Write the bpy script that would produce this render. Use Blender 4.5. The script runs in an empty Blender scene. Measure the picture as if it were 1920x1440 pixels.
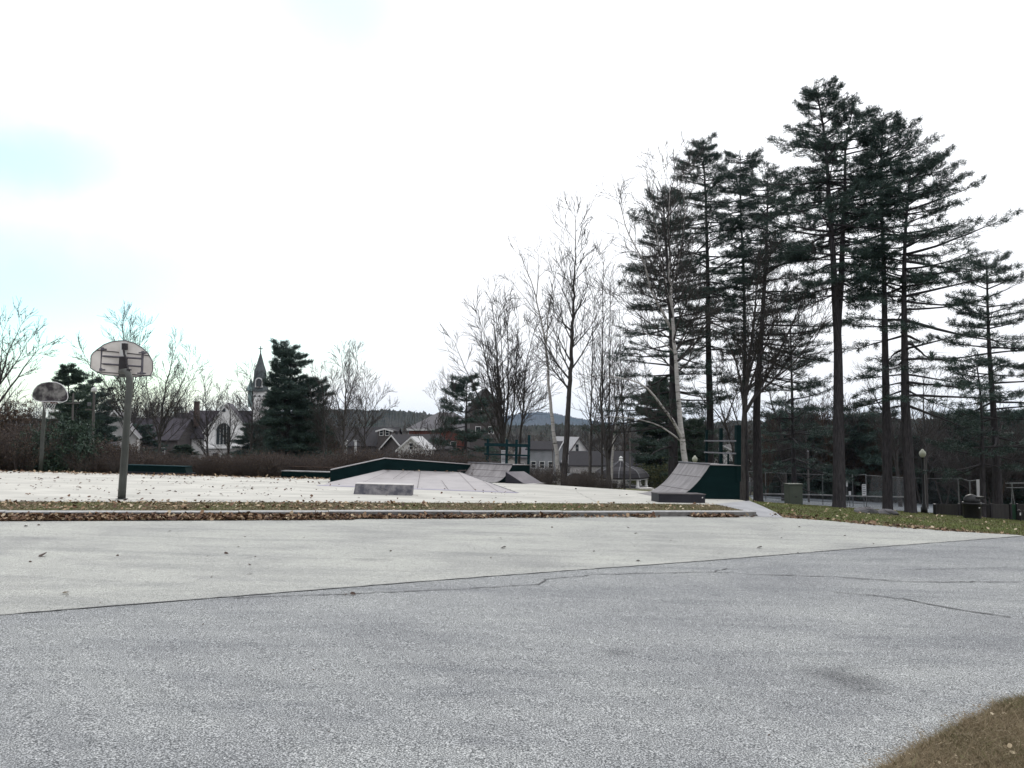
import bpy, math, random
import numpy as np
from mathutils import Vector, Matrix

# ---------------------------------------------------------------- camera, world, sun, exposure
scene = bpy.context.scene
F = 1442.0                      # focal length in photo pixels (1920 wide)
EYE = 1.55
PITCH = math.atan(80/F)
cam_d = bpy.data.cameras.new('camera'); cam = bpy.data.objects.new('camera', cam_d)
scene.collection.objects.link(cam)
cam.location = (0, 0, EYE); cam.rotation_euler = (math.pi/2+PITCH, 0, 0)
cam_d.sensor_width = 36; cam_d.lens = F/1920*36
cam_d.clip_start = 0.05; cam_d.clip_end = 30000
scene.camera = cam
SUN_AZ, SUN_EL = math.radians(24), math.radians(24)
SUND = Vector((math.sin(SUN_AZ)*math.cos(SUN_EL), math.cos(SUN_AZ)*math.cos(SUN_EL), math.sin(SUN_EL)))
scene.view_settings.view_transform = 'Standard'
scene.view_settings.look = 'None'
scene.view_settings.exposure = 0.1
scene.view_settings.gamma = 1

def ray(px, py):
    x = (px-960)/F; y = (720-py)/F
    c, s = math.cos(PITCH), math.sin(PITCH)
    Y = c - y*s; Z = s + y*c
    return x/Y, Z/Y
def W(px, py, D):
    u, w = ray(px, py)
    return Vector((u*D, D, EYE+w*D))

world = bpy.data.worlds.new('World'); scene.world = world; world.use_nodes = True
nt = world.node_tree; N = nt.nodes; L = nt.links; N.clear()
def nd(t, **k):
    n = N.new(t)
    for a, b in k.items():
        if hasattr(n, a): setattr(n, a, b)
    return n
out = nd('ShaderNodeOutputWorld'); bg = nd('ShaderNodeBackground'); L.new(bg.outputs[0], out.inputs[0])
bg.inputs[1].default_value = 0.12
sky = nd('ShaderNodeTexSky'); sky.sky_type = 'NISHITA'; sky.sun_disc = False
sky.sun_elevation = SUN_EL; sky.sun_rotation = SUN_AZ; sky.air_density = 1.0; sky.dust_density = 0.6
tc = nd('ShaderNodeTexCoord')
# bright cloud sheet, brighter round the hidden sun
dot = nd('ShaderNodeVectorMath', operation='DOT_PRODUCT'); L.new(tc.outputs['Generated'], dot.inputs[0]); dot.inputs[1].default_value = SUND
mr = nd('ShaderNodeMapRange'); L.new(dot.outputs['Value'], mr.inputs[0])
mr.inputs[1].default_value = -0.9; mr.inputs[2].default_value = 0.65
mr.inputs[3].default_value = 0.0; mr.inputs[4].default_value = 1.0
pw = nd('ShaderNodeMath', operation='POWER'); L.new(mr.outputs[0], pw.inputs[0]); pw.inputs[1].default_value = 1.5
ml = nd('ShaderNodeMath', operation='MULTIPLY_ADD'); L.new(pw.outputs[0], ml.inputs[0]); ml.inputs[1].default_value = 3.2; ml.inputs[2].default_value = 5.6
cloudc = nd('ShaderNodeVectorMath', operation='SCALE'); cloudc.inputs[0].default_value = (0.985, 1.0, 1.03); 
# an overcast sky is brighter overhead than at the horizon
sz = nd('ShaderNodeSeparateXYZ'); L.new(tc.outputs['Generated'], sz.inputs[0]); zc = nd('ShaderNodeMath', operation='MAXIMUM'); L.new(sz.outputs[2], zc.inputs[0]); zc.inputs[1].default_value = 0
zf = nd('ShaderNodeMath', operation='MULTIPLY_ADD'); L.new(zc.outputs[0], zf.inputs[0]); zf.inputs[1].default_value = .95; zf.inputs[2].default_value = .92
zm = nd('ShaderNodeMath', operation='MULTIPLY'); L.new(ml.outputs[0], zm.inputs[0]); L.new(zf.outputs[0], zm.inputs[1]); L.new(zm.outputs[0], cloudc.inputs['Scale'])
# gaps in the cloud
nz = nd('ShaderNodeTexNoise'); nz.inputs['Scale'].default_value = 5.0; nz.inputs['Detail'].default_value = 6
L.new(tc.outputs['Generated'], nz.inputs['Vector'])
sb = nd('ShaderNodeVectorMath', operation='SUBTRACT'); L.new(nz.outputs['Color'], sb.inputs[0]); sb.inputs[1].default_value = (0.5, 0.5, 0.5)
sc_ = nd('ShaderNodeVectorMath', operation='SCALE'); L.new(sb.outputs[0], sc_.inputs[0]); sc_.inputs['Scale'].default_value = 0.13
ad = nd('ShaderNodeVectorMath', operation='ADD'); L.new(tc.outputs['Generated'], ad.inputs[0]); L.new(sc_.outputs[0], ad.inputs[1])
prev = None
for (px, py, rx, rz, amt) in [(20, 300, .14, .055, .66), (630, -5, .15, .115, .62), (60, 585, .34, .10, .95), (-120, 700, .2, .06, .6), (-500, 200, .4, .1, .6)]:
    u, w = ray(px, py); d = Vector((u, 1, w)).normalized()
    s1 = nd('ShaderNodeVectorMath', operation='SUBTRACT'); L.new(ad.outputs[0], s1.inputs[0]); s1.inputs[1].default_value = d
    s2 = nd('ShaderNodeVectorMath', operation='MULTIPLY'); L.new(s1.outputs[0], s2.inputs[0]); s2.inputs[1].default_value = (1/rx, 1/rx, 1/rz)
    s3 = nd('ShaderNodeVectorMath', operation='LENGTH'); L.new(s2.outputs[0], s3.inputs[0])
    m = nd('ShaderNodeMapRange'); m.interpolation_type = 'SMOOTHSTEP'; L.new(s3.outputs['Value'], m.inputs[0])
    m.inputs[1].default_value = 0.1; m.inputs[2].default_value = 1.5; m.inputs[3].default_value = amt; m.inputs[4].default_value = 0
    if prev is None: prev = m
    else:
        a = nd('ShaderNodeMath', operation='MAXIMUM'); L.new(prev.outputs[0], a.inputs[0]); L.new(m.outputs[0], a.inputs[1]); prev = a
mx = nd('ShaderNodeMix'); mx.data_type = 'RGBA'; L.new(prev.outputs[0], mx.inputs[0])
L.new(cloudc.outputs[0], mx.inputs[6]); skb = nd('ShaderNodeVectorMath', operation='SCALE'); skb.inputs['Scale'].default_value = 1.7; L.new(sky.outputs[0], skb.inputs[0]); skt = nd('ShaderNodeVectorMath', operation='MULTIPLY'); L.new(skb.outputs[0], skt.inputs[0]); skt.inputs[1].default_value = (.95, 1.12, 1.05); L.new(skt.outputs[0], mx.inputs[7]); L.new(mx.outputs[2], bg.inputs[0])  # cloud with gaps

sun_d = bpy.data.lights.new('sun', 'SUN'); sun = bpy.data.objects.new('sun', sun_d); scene.collection.objects.link(sun)
sun_d.energy = 1.2; sun_d.angle = math.radians(18); sun_d.color = (1, .96, .9)
sun.rotation_euler = (-SUND).to_track_quat('-Z', 'Y').to_euler(); sun.location = (20, 60, 60)

# ---------------------------------------------------------------- the lie of the land
B_, C_ = .0272, .021            # the whole site tips a little to the right and away
ROAD = -.12
def P(x, y, m=math): return -(B_*x + C_*y)
def gz(x, y):
    """terrain height (numpy friendly)"""
    x = np.asarray(x, float); y = np.asarray(y, float)
    xc = np.clip(x, -150, 150); yc = np.clip(y, -60, 180)
    p = -(B_*xc + C_*yc)
    tb = np.maximum(y-29.6, 0); tr = np.maximum(.894*(x-4.9)+.447*(y-26.6), 0)
    rb = 5*(1-np.exp(-tb/80)); rr = 6.5*(1-np.exp(-tr/95))
    return p - .15 - np.sqrt(rb*rb+rr*rr)
def on_plane(px, py, off=0.0):
    u, w = ray(px, py)
    D = (EYE-off)/(-w-B_*u-C_)
    return Vector((u*D, D, EYE+w*D))
def hit(px, py):
    u, w = ray(px, py)
    D = np.arange(3, 400, .05)
    h = EYE+w*D - gz(u*D, D)
    i = int(np.argmax(h < 0)) if (h < 0).any() else len(D)-1
    d = float(D[i]); return Vector((u*d, d, float(gz(u*d, d))))
def ground(px, D):
    u = (px-960)/F/math.cos(PITCH)
    return Vector((u*D, D, float(gz(u*D, D))))
def pxm(D): return D/F           # metres per photo pixel at distance D

# ---------------------------------------------------------------- mesh builder
class MB:
    def __init__(s): s.v = []; s.n = 0; s.f = []
    def add(s, v, f, m=0, tint=None):
        v = np.asarray(v, float).reshape(-1, 3); f = np.asarray(f, int)
        if f.ndim == 1: f = f[None]
        s.v.append(v); s.f.append((f+s.n, m, tint)); s.n += len(v)
    def build(s, name, mats, parent=None, smooth=False):
        me = bpy.data.meshes.new(name)
        V = np.concatenate(s.v) if s.v else np.zeros((0, 3))
        me.vertices.add(len(V)); me.vertices.foreach_set('co', V.ravel().astype(np.float32))
        lv = np.concatenate([f.ravel() for f, _, _ in s.f]).astype(np.int32)
        tot = np.concatenate([np.full(len(f), f.shape[1]) for f, _, _ in s.f]).astype(np.int32)
        st = np.concatenate([[0], np.cumsum(tot)[:-1]]).astype(np.int32)
        me.loops.add(len(lv)); me.loops.foreach_set('vertex_index', lv)
        me.polygons.add(len(tot)); me.polygons.foreach_set('loop_start', st); me.polygons.foreach_set('loop_total', tot)
        mi = np.concatenate([np.full(len(f), m) for f, m, _ in s.f]).astype(np.int32)
        me.polygons.foreach_set('material_index', mi)
        me.polygons.foreach_set('use_smooth', np.full(len(tot), bool(smooth)))
        if any(t is not None for _, _, t in s.f):
            tt = np.concatenate([np.full(len(f), .5) if t is None else np.broadcast_to(np.asarray(t, float), (len(f),)) for f, _, t in s.f]).astype(np.float32)
            a = me.attributes.new('tint', 'FLOAT', 'FACE'); a.data.foreach_set('value', tt)
        if not isinstance(mats, (list, tuple)): mats = [mats]
        for m in mats: me.materials.append(m)
        me.update(calc_edges=True); me.validate()
        o = bpy.data.objects.new(name, me); scene.collection.objects.link(o)
        if parent: o.parent = parent
        return o
def box(mb, c, s, rz=0, m=0, top=1.0, roty=0):
    x, y, z = [a/2 for a in s]
    v = np.array([(-x, -y, -z), (x, -y, -z), (x, y, -z), (-x, y, -z), (-x*top, -y*top, z), (x*top, -y*top, z), (x*top, y*top, z), (-x*top, y*top, z)])
    if roty:
        c1, s1 = math.cos(roty), math.sin(roty); v = v @ np.array([[c1, 0, -s1], [0, 1, 0], [s1, 0, c1]])
    if rz:
        c1, s1 = math.cos(rz), math.sin(rz); v = v @ np.array([[c1, s1, 0], [-s1, c1, 0], [0, 0, 1]])
    mb.add(v+np.array(c), [(0, 3, 2, 1), (4, 5, 6, 7), (0, 1, 5, 4), (1, 2, 6, 5), (2, 3, 7, 6), (3, 0, 4, 7)], m)
def bbox(mb, x0, x1, y0, y1, z0, z1, m=0): box(mb, ((x0+x1)/2, (y0+y1)/2, (z0+z1)/2), (x1-x0, y1-y0, z1-z0), m=m)
def prism(mb, poly, vec, m=0, mtop=None):
    n = len(poly); a = np.array(poly, float); b = a+np.array(vec)
    mb.add(np.vstack([a, b]), np.arange(n)[::-1], m); k = mb.n-2*n
    mb.f.append((np.arange(n, 2*n)[None]+k, m, None))
    q = np.array([(i, (i+1) % n, (i+1) % n+n, i+n) for i in range(n)])+k
    mb.f.append((q, m if mtop is None else mtop, None))
def tube(mb, pts, rad, sides=8, m=0, cap=True):
    pts = np.asarray([tuple(p) for p in pts], float); n = len(pts)
    rad = np.broadcast_to(np.asarray(rad, float), (n,))
    t = np.gradient(pts, axis=0); t /= np.linalg.norm(t, axis=1)[:, None]+1e-9
    ref = np.array([0, 1., 0]) if abs(t[0][1]) < .9 else np.array([1., 0, 0])
    a = np.cross(t, ref); a /= np.linalg.norm(a, axis=1)[:, None]+1e-9
    b = np.cross(t, a)
    th = np.arange(sides)*2*math.pi/sides
    v = pts[:, None]+rad[:, None, None]*(a[:, None]*np.cos(th)[None, :, None]+b[:, None]*np.sin(th)[None, :, None])
    i, j = np.meshgrid(np.arange(n-1), np.arange(sides), indexing='ij'); j2 = (j+1) % sides
    f = np.stack([i*sides+j, (i+1)*sides+j, (i+1)*sides+j2, i*sides+j2], -1).reshape(-1, 4)
    mb.add(v.reshape(-1, 3), f, m); k = mb.n-n*sides
    if cap:
        mb.f.append((np.arange(sides)[None]+k, m, None)); mb.f.append((np.arange(sides)[::-1][None]+k+(n-1)*sides, m, None))
def segs(mb, P0, P1, R0, R1, sides=3, m=0, tint=None):
    P0 = np.asarray(P0, float); P1 = np.asarray(P1, float); n = len(P0)
    R0 = np.asarray(R0, float); R1 = np.asarray(R1, float)
    t = P1-P0; t /= np.linalg.norm(t, axis=1)[:, None]+1e-9
    ref = np.where((np.abs(t[:, 2]) < .8)[:, None], np.array([[0, 0, 1.]]), np.array([[1., 0, 0]]))
    a = np.cross(t, ref); a /= np.linalg.norm(a, axis=1)[:, None]+1e-9
    b = np.cross(t, a); th = np.arange(sides)*2*math.pi/sides
    off = a[:, None]*np.cos(th)[None, :, None]+b[:, None]*np.sin(th)[None, :, None]
    v = np.concatenate([P0[:, None]+R0[:, None, None]*off, P1[:, None]+R1[:, None, None]*off], 1)
    j = np.arange(sides); j2 = (j+1) % sides
    q = np.stack([j, j+sides, j2+sides, j2], -1)
    f = (np.arange(n)[:, None, None]*2*sides+q[None]).reshape(-1, 4)
    mb.add(v.reshape(-1, 3), f, m, None if tint is None else np.repeat(tint, sides))
def lathe(mb, prof, c=(0, 0, 0), sides=16, m=0, squash=1.0, rot=0):
    prof = np.array(prof, float); th = np.arange(sides)*2*math.pi/sides+rot
    v = np.stack([prof[:, None, 0]*np.cos(th), prof[:, None, 0]*np.sin(th)*squash, np.repeat(prof[:, 1:2], sides, 1)], -1)+np.array(c)
    n = len(prof); i, j = np.meshgrid(np.arange(n-1), np.arange(sides), indexing='ij'); j2 = (j+1) % sides
    f = np.stack([i*sides+j, i*sides+j2, (i+1)*sides+j2, (i+1)*sides+j], -1).reshape(-1, 4)
    mb.add(v.reshape(-1, 3), f, m); k = mb.n-n*sides
    mb.f.append((np.arange(sides)[::-1][None]+k, m, None)); mb.f.append((np.arange(sides)[None]+k+(n-1)*sides, m, None))

def tag(o, label=None, cat=None, group=None, kind=None):
    if label: o['label'] = label
    if cat: o['category'] = cat
    if group: o['group'] = group
    if kind: o['kind'] = kind
    return o
def E(name, loc, rz=0, label=None, cat=None, group=None, tilt=False):
    o = bpy.data.objects.new(name, None); scene.collection.objects.link(o); o.empty_display_size = .3
    M = Matrix.Rotation(rz, 4, 'Z')
    if tilt:
        nrm = Vector((B_, C_, 1)).normalized(); M = Vector((0, 0, 1)).rotation_difference(nrm).to_matrix().to_4x4() @ M
    o.matrix_world = Matrix.Translation(Vector(loc)) @ M
    o.location = loc; o.rotation_euler = M.to_euler()
    return tag(o, label, cat, group)
def dup(root, loc, rz=0, scale=1.0, label=None, group=None):
    r = root.copy(); scene.collection.objects.link(r); r.location = loc; r.rotation_euler = (0, 0, rz)
    r.scale = (scale,)*3 if not isinstance(scale, tuple) else scale
    if label: r['label'] = label
    if group: r['group'] = group
    for ch in list(root.children):
        c = ch.copy(); scene.collection.objects.link(c); c.parent = r
        for g in list(ch.children):
            d = g.copy(); scene.collection.objects.link(d); d.parent = c
    return r

# ---------------------------------------------------------------- materials
def newmat(name):
    m = bpy.data.materials.new(name); m.use_nodes = True
    return m, m.node_tree, m.node_tree.nodes['Principled BSDF']
def ramp(t, stops):
    r = t.nodes.new('ShaderNodeValToRGB'); e = r.color_ramp.elements
    while len(e) < len(stops): e.new(.5)
    for k, (p, c) in enumerate(stops):
        e[k].position = p; e[k].color = (c[0], c[1], c[2], 1) if not isinstance(c, float) else (c, c, c, 1)
    return r
def noise(t, scale, detail=4, vec=None, rough=.55, dist=0):
    n = t.nodes.new('ShaderNodeTexNoise'); n.inputs['Scale'].default_value = scale; n.inputs['Detail'].default_value = detail
    n.inputs['Roughness'].default_value = rough; n.inputs['Distortion'].default_value = dist
    if vec is not None: t.links.new(vec, n.inputs['Vector'])
    return n
def mixc(t, fac, a, b, mode='MIX'):
    m = t.nodes.new('ShaderNodeMix'); m.data_type = 'RGBA'; m.blend_type = mode
    for i, x in ((0, fac), (6, a), (7, b)):
        if isinstance(x, (int, float)): m.inputs[i].default_value = x
        elif isinstance(x, tuple): m.inputs[i].default_value = (*x[:3], 1)
        else: t.links.new(x, m.inputs[i])
    return m.outputs[2]
def bump(t, bsdf, h, strength=.3, dist=.02):
    b = t.nodes.new('ShaderNodeBump'); b.inputs['Strength'].default_value = strength; b.inputs['Distance'].default_value = dist
    t.links.new(h, b.inputs['Height']); t.links.new(b.outputs[0], bsdf.inputs['Normal'])
def pm(name, c1, c2=None, scale=4, rough=.8, metal=0, bmp=0, spec=.3, stretch=(1, 1, 1), lo=.35, hi=.65, detail=6, bscale=None):
    m, t, b = newmat(name)
    if c2 is None: c2 = tuple(x*.75 for x in c1)
    co = t.nodes.new('ShaderNodeTexCoord'); mp = t.nodes.new('ShaderNodeMapping'); mp.inputs['Scale'].default_value = stretch
    t.links.new(co.outputs['Object'], mp.inputs[0])
    n = noise(t, scale, detail, mp.outputs[0]); r = ramp(t, [(lo, c1), (hi, c2)]); t.links.new(n.outputs[0], r.inputs[0])
    t.links.new(r.outputs[0], b.inputs['Base Color'])
    b.inputs['Roughness'].default_value = rough; b.inputs['Metallic'].default_value = metal; b.inputs['Specular IOR Level'].default_value = spec
    if bmp:
        n2 = noise(t, bscale or scale*6, 4, mp.outputs[0]); bump(t, b, n2.outputs[0], bmp, .02)
    return m
def tintmat(name, stops, rough=.8, spec=.2):
    m, t, b = newmat(name)
    a = t.nodes.new('ShaderNodeAttribute'); a.attribute_name = 'tint'
    r = ramp(t, stops); t.links.new(a.outputs['Fac'], r.inputs[0]); t.links.new(r.outputs[0], b.inputs['Base Color'])
    b.inputs['Roughness'].default_value = rough; b.inputs['Specular IOR Level'].default_value = spec
    return m

def asphalt(name, base, dark, light, grain, patchscale=.5, greenish=None):
    m, t, b = newmat(name)
    co = t.nodes.new('ShaderNodeTexCoord'); v = co.outputs['Object']
    g1 = noise(t, grain, 3, v, .7); r1 = ramp(t, [(.37, dark), (.5, base), (.64, light)]); t.links.new(g1.outputs[0], r1.inputs[0])
    vo = t.nodes.new('ShaderNodeTexVoronoi'); vo.inputs['Scale'].default_value = grain*.55; t.links.new(v, vo.inputs['Vector'])
    vr = ramp(t, [(.0, (1.5, 1.5, 1.5)), (.25, (1., 1., 1.)), (.9, (.72, .73, .75))]); t.links.new(vo.outputs['Distance'], vr.inputs[0])
    c = mixc(t, .8, r1.outputs[0], vr.outputs[0], 'MULTIPLY')
    n2 = noise(t, patchscale, 5, v, .6, .3); r2 = ramp(t, [(.3, (.80, .80, .82)), (.5, (1., 1., 1.)), (.7, (1.12, 1.12, 1.1))]); t.links.new(n2.outputs[0], r2.inputs[0])
    c = mixc(t, 1., c, r2.outputs[0], 'MULTIPLY')
    # worn streaks along the driving direction
    mp = t.nodes.new('ShaderNodeMapping'); mp.inputs['Rotation'].default_value = (0, 0, math.radians(-32)); mp.inputs['Scale'].default_value = (.35, 2.2, 1)
    t.links.new(v, mp.inputs[0]); n3 = noise(t, 1.1, 5, mp.outputs[0], .6, .4)
    r3 = ramp(t, [(.32, (.82, .825, .84)), (.5, (1., 1., 1.)), (.7, (1.09, 1.09, 1.08))]); t.links.new(n3.outputs[0], r3.inputs[0])
    c = mixc(t, 1., c, r3.outputs[0], 'MULTIPLY')
    n4 = noise(t, 14, 4, v, .6); r4 = ramp(t, [(.3, (.9, .9, .9)), (.6, (1.05, 1.05, 1.05))]); t.links.new(n4.outputs[0], r4.inputs[0])
    c = mixc(t, 1., c, r4.outputs[0], 'MULTIPLY')
    for (sx, sy, rx, ry, k) in STAINS.get(name, []):
        s = t.nodes.new('ShaderNodeVectorMath'); s.operation = 'SUBTRACT'; t.links.new(v, s.inputs[0]); s.inputs[1].default_value = (sx, sy, 0)
        q = t.nodes.new('ShaderNodeVectorMath'); q.operation = 'MULTIPLY'; t.links.new(s.outputs[0], q.inputs[0]); q.inputs[1].default_value = (1/rx, 1/ry, 0)
        nn = noise(t, 2.5, 4, v, .6); qq = t.nodes.new('ShaderNodeVectorMath'); qq.operation = 'LENGTH'; t.links.new(q.outputs[0], qq.inputs[0])
        am = t.nodes.new('ShaderNodeMath'); am.operation = 'MULTIPLY_ADD'; t.links.new(nn.outputs[0], am.inputs[0]); am.inputs[1].default_value = 1.6; am.inputs[2].default_value = -.8
        sm = t.nodes.new('ShaderNodeMath'); sm.operation = 'ADD'; t.links.new(am.outputs[0], sm.inputs[0]); t.links.new(qq.outputs['Value'], sm.inputs[1])
        r = ramp(t, [(.2, (k, k, k*1.02)), (1., (1., 1., 1.))]); t.links.new(sm.outputs[0], r.inputs[0]); c = mixc(t, 1., c, r.outputs[0], 'MULTIPLY')
    t.links.new(c, b.inputs['Base Color']); b.inputs['Roughness'].default_value = .92; b.inputs['Specular IOR Level'].default_value = .2
    bump(t, b, g1.outputs[0], .5, .006)
    return m
STAINS = {}
def stain(px, py, w, h, k):
    p = on_plane(px, py, ROAD); q = on_plane(px, py-h/2, ROAD); r = on_plane(px, py+h/2, ROAD)
    return (p.x, p.y, w/2*pxm(p.y), abs(q.y-r.y)/2, k)
STAINS['asphalt'] = [stain(1580, 1270, 170, 66, .55), stain(1160, 1224, 80, 22, .62), stain(1020, 1240, 60, 14, .85), stain(1640, 1195, 160, 14, .8), stain(900, 1390, 120, 18, .8), stain(560, 1320, 60, 14, .86)]
STAINS['pale_asphalt'] = [stain(700, 1049, 90, 9, .75), stain(250, 1045, 160, 12, .84), stain(420, 1085, 260, 14, .88), stain(900, 1000, 260, 9, .86), stain(60, 1010, 200, 12, .86), stain(1230, 1013, 90, 6, .85)]
M_road = asphalt('asphalt', (.200, .206, .207), (.045, .047, .049), (.62, .625, .62), 108)
M_strip = asphalt('pale_asphalt', (.355, .355, .327), (.17, .171, .157), (.60, .598, .565), 112)
M_court = pm('court_surface', (.52, .505, .46), (.36, .35, .32), scale=.7, rough=.9, bmp=.15, lo=.32, hi=.72, bscale=60, stretch=(1, 2.2, 1), detail=10)
M_path = pm('path_asphalt', (.36, .36, .37), (.28, .28, .29), scale=2, rough=.9, bmp=.2, bscale=60)
M_granite = pm('granite', (.45, .45, .45), (.27, .27, .27), scale=9, rough=.8, bmp=.5, lo=.3, hi=.75)
M_crack = pm('crack_tar', (.07, .07, .075), (.12, .12, .12), scale=5, rough=.9)
def soil(name, cols, scale=.8, far=False):
    m, t, b = newmat(name); co = t.nodes.new('ShaderNodeTexCoord'); v = co.outputs['Object']
    n = noise(t, scale, 8, v, .65); r = ramp(t, cols); t.links.new(n.outputs[0], r.inputs[0])
    n2 = noise(t, 40, 4, v, .7); r2 = ramp(t, [(.3, (.6, .6, .6)), (.7, (1.35, 1.35, 1.35))]); t.links.new(n2.outputs[0], r2.inputs[0])
    c = mixc(t, 1., r.outputs[0], r2.outputs[0], 'MULTIPLY')
    if far:   # lawn near the park, leafless wood and brush farther out
        ln = t.nodes.new('ShaderNodeVectorMath'); ln.operation = 'LENGTH'; t.links.new(v, ln.inputs[0]); mp = t.nodes.new('ShaderNodeMapRange'); t.links.new(ln.outputs['Value'], mp.inputs[0])
        mp.inputs[1].default_value = 70; mp.inputs[2].default_value = 150; n3 = noise(t, .08, 5, v); r3 = ramp(t, [(.35, (.045, .042, .036)), (.65, (.08, .072, .062))]); t.links.new(n3.outputs[0], r3.inputs[0]); c = mixc(t, mp.outputs[0], c, r3.outputs[0])
    t.links.new(c, b.inputs['Base Color']); b.inputs['Roughness'].default_value = .95; b.inputs['Specular IOR Level'].default_value = .1
    bump(t, b, n2.outputs[0], .6, .03); return m
M_ground = soil('lawn_soil', [(.3, (.10, .075, .045)), (.46, (.085, .10, .035)), (.6, (.10, .085, .05)), (.75, (.075, .10, .035))], .25, True)
M_verge = soil('verge_soil', [(.3, (.17, .13, .09)), (.5, (.12, .11, .06)), (.7, (.14, .115, .075))], .6)
M_grass = tintmat('grass_blades', [(0, (.24, .19, .12)), (.18, (.17, .13, .08)), (.35, (.115, .09, .05)), (.6, (.10, .115, .042)), (1, (.15, .175, .06))])
M_leaf = tintmat('dead_leaves', [(0, (.045, .028, .022)), (.25, (.10, .055, .035)), (.5, (.19, .115, .07)), (.75, (.32, .235, .15)), (1, (.48, .40, .29))], .7)
M_straw = tintmat('straw', [(0, (.14, .105, .065)), (.5, (.28, .21, .13)), (1, (.62, .53, .38))])
M_green = pm('green_plywood', (.0018, .0105, .0115), (.003, .014, .015), scale=1.5, rough=.8, spec=.08, stretch=(1, 1, 3))
M_teal = pm('teal_rail', (.004, .02, .025), (.007, .028, .032), scale=3, rough=.8, spec=.1)
M_skin = pm('ramp_skin', (.32, .30, .302), (.39, .365, .366), scale=1.3, rough=.65, bmp=.05, lo=.3, hi=.7)
M_skin2 = pm('ramp_skin_grey', (.14, .13, .133), (.27, .255, .258), scale=1.8, rough=.6, lo=.3, hi=.72, stretch=(1, 4, 1))
M_plate = pm('transition_steel', (.24, .22, .30), (.30, .27, .34), scale=2, rough=.5, metal=.3)
M_seam = pm('seam', (.08, .07, .07), rough=.9)
M_black = pm('black_laminate', (.010, .010, .016), (.02, .02, .028), scale=2, rough=.5)
M_edge = pm('worn_edge', (.30, .29, .29), (.16, .16, .17), scale=5, rough=.6)
M_conc = pm('stained_concrete', (.27, .26, .27), (.09, .09, .11), scale=4.5, rough=.85, bmp=.4, lo=.34, hi=.62)
M_conctop = pm('concrete_top', (.58, .56, .54), (.48, .46, .45), scale=4, rough=.85)
M_pole = pm('pole_paint', (.068, .072, .066), (.042, .046, .042), scale=3, rough=.6, bmp=.1)
M_board = pm('board_metal', (.70, .66, .63), (.56, .52, .49), scale=3.5, rough=.6, lo=.4, hi=.75)
M_boarddirt = pm('board_dirty', (.19, .185, .18), (.03, .026, .03), scale=4, rough=.7, lo=.38, hi=.58)
M_bracket = pm('bracket_steel', (.12, .115, .135), (.08, .075, .09), scale=6, rough=.6)
M_dark = pm('dark_metal', (.02, .018, .022), (.03, .027, .03), scale=4, rough=.6)
M_rust = pm('rusty_iron', (.09, .04, .03), (.05, .03, .03), scale=8, rough=.8)
M_rail = pm('grey_rail', (.15, .15, .165), (.10, .10, .11), scale=5, rough=.6)
M_white = pm('white_paint', (.66, .66, .66), (.56, .56, .56), scale=2, rough=.7)
M_signw = pm('sign_white', (.62, .62, .64), (.5, .5, .52), scale=3, rough=.6)
M_signt = pm('sign_print', (.12, .12, .14), rough=.8)
M_globe = pm('lamp_globe', (.55, .56, .46), (.48, .49, .40), scale=3, rough=.35)
M_blackp = pm('black_paint', (.006, .006, .007), (.012, .012, .013), scale=4, rough=.45)
M_cab = pm('cabinet_green', (.065, .075, .06), (.05, .06, .05), scale=2, rough=.7)
M_rock = pm('rock', (.13, .125, .13), (.06, .06, .065), scale=3, rough=.9, bmp=.8, lo=.35, hi=.7)
M_fence = pm('galvanised', (.18, .19, .20), (.13, .135, .14), scale=5, rough=.6)
M_boardwall = pm('grey_boards', (.06, .057, .056), (.04, .038, .038), scale=2, rough=.9, stretch=(4, 4, .4))
M_greenp = pm('dark_green_panel', (.012, .05, .025), (.01, .035, .02), scale=2, rough=.7)
M_sand = pm('gravel_pile', (.12, .11, .10), (.2, .18, .16), scale=9, rough=.95, bmp=.8)
M_tennis = pm('tennis_surface', (.11, .125, .14), (.085, .10, .115), scale=.6, rough=.9)
M_wood = pm('pole_wood', (.13, .12, .115), (.08, .075, .075), scale=2, rough=.9, stretch=(6, 6, .6))
M_glass = pm('window_glass', (.02, .025, .03), (.035, .04, .045), scale=1, rough=.15, spec=.6)
def siding(name, c, pitch=9.0, k=.72):
    m, t, b = newmat(name); co = t.nodes.new('ShaderNodeTexCoord')
    sx = t.nodes.new('ShaderNodeSeparateXYZ'); t.links.new(co.outputs['Object'], sx.inputs[0])
    mu = t.nodes.new('ShaderNodeMath'); mu.operation = 'MULTIPLY'; t.links.new(sx.outputs[2], mu.inputs[0]); mu.inputs[1].default_value = pitch
    fr = t.nodes.new('ShaderNodeMath'); fr.operation = 'FRACT'; t.links.new(mu.outputs[0], fr.inputs[0])
    r = ramp(t, [(0, tuple(x*k for x in c)), (.18, c), (1, c)]); t.links.new(fr.outputs[0], r.inputs[0])
    n = noise(t, .8, 5, co.outputs['Object']); r2 = ramp(t, [(.3, (.8, .8, .8)), (.7, (1.08, 1.08, 1.08))]); t.links.new(n.outputs[0], r2.inputs[0])
    t.links.new(mixc(t, 1., r.outputs[0], r2.outputs[0], 'MULTIPLY'), b.inputs['Base Color']); b.inputs['Roughness'].default_value = .8; return m
M_sidew = siding('white_clapboard', (.78, .77, .77)); M_sideg = siding('grey_clapboard', (.22, .23, .245)); M_sided = siding('dark_shingle', (.075, .065, .065))
M_sidel = siding('pale_clapboard', (.40, .39, .39)); M_brick = siding('red_brick', (.20, .065, .05), 14, .8)
M_chim = pm('old_chimney_brick', (.11, .075, .068), (.06, .045, .042), scale=4, rough=.9)
def roofm(name, c): return pm(name, c, tuple(x*.7 for x in c), scale=3, rough=.9, stretch=(1, 1, 5))
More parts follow.
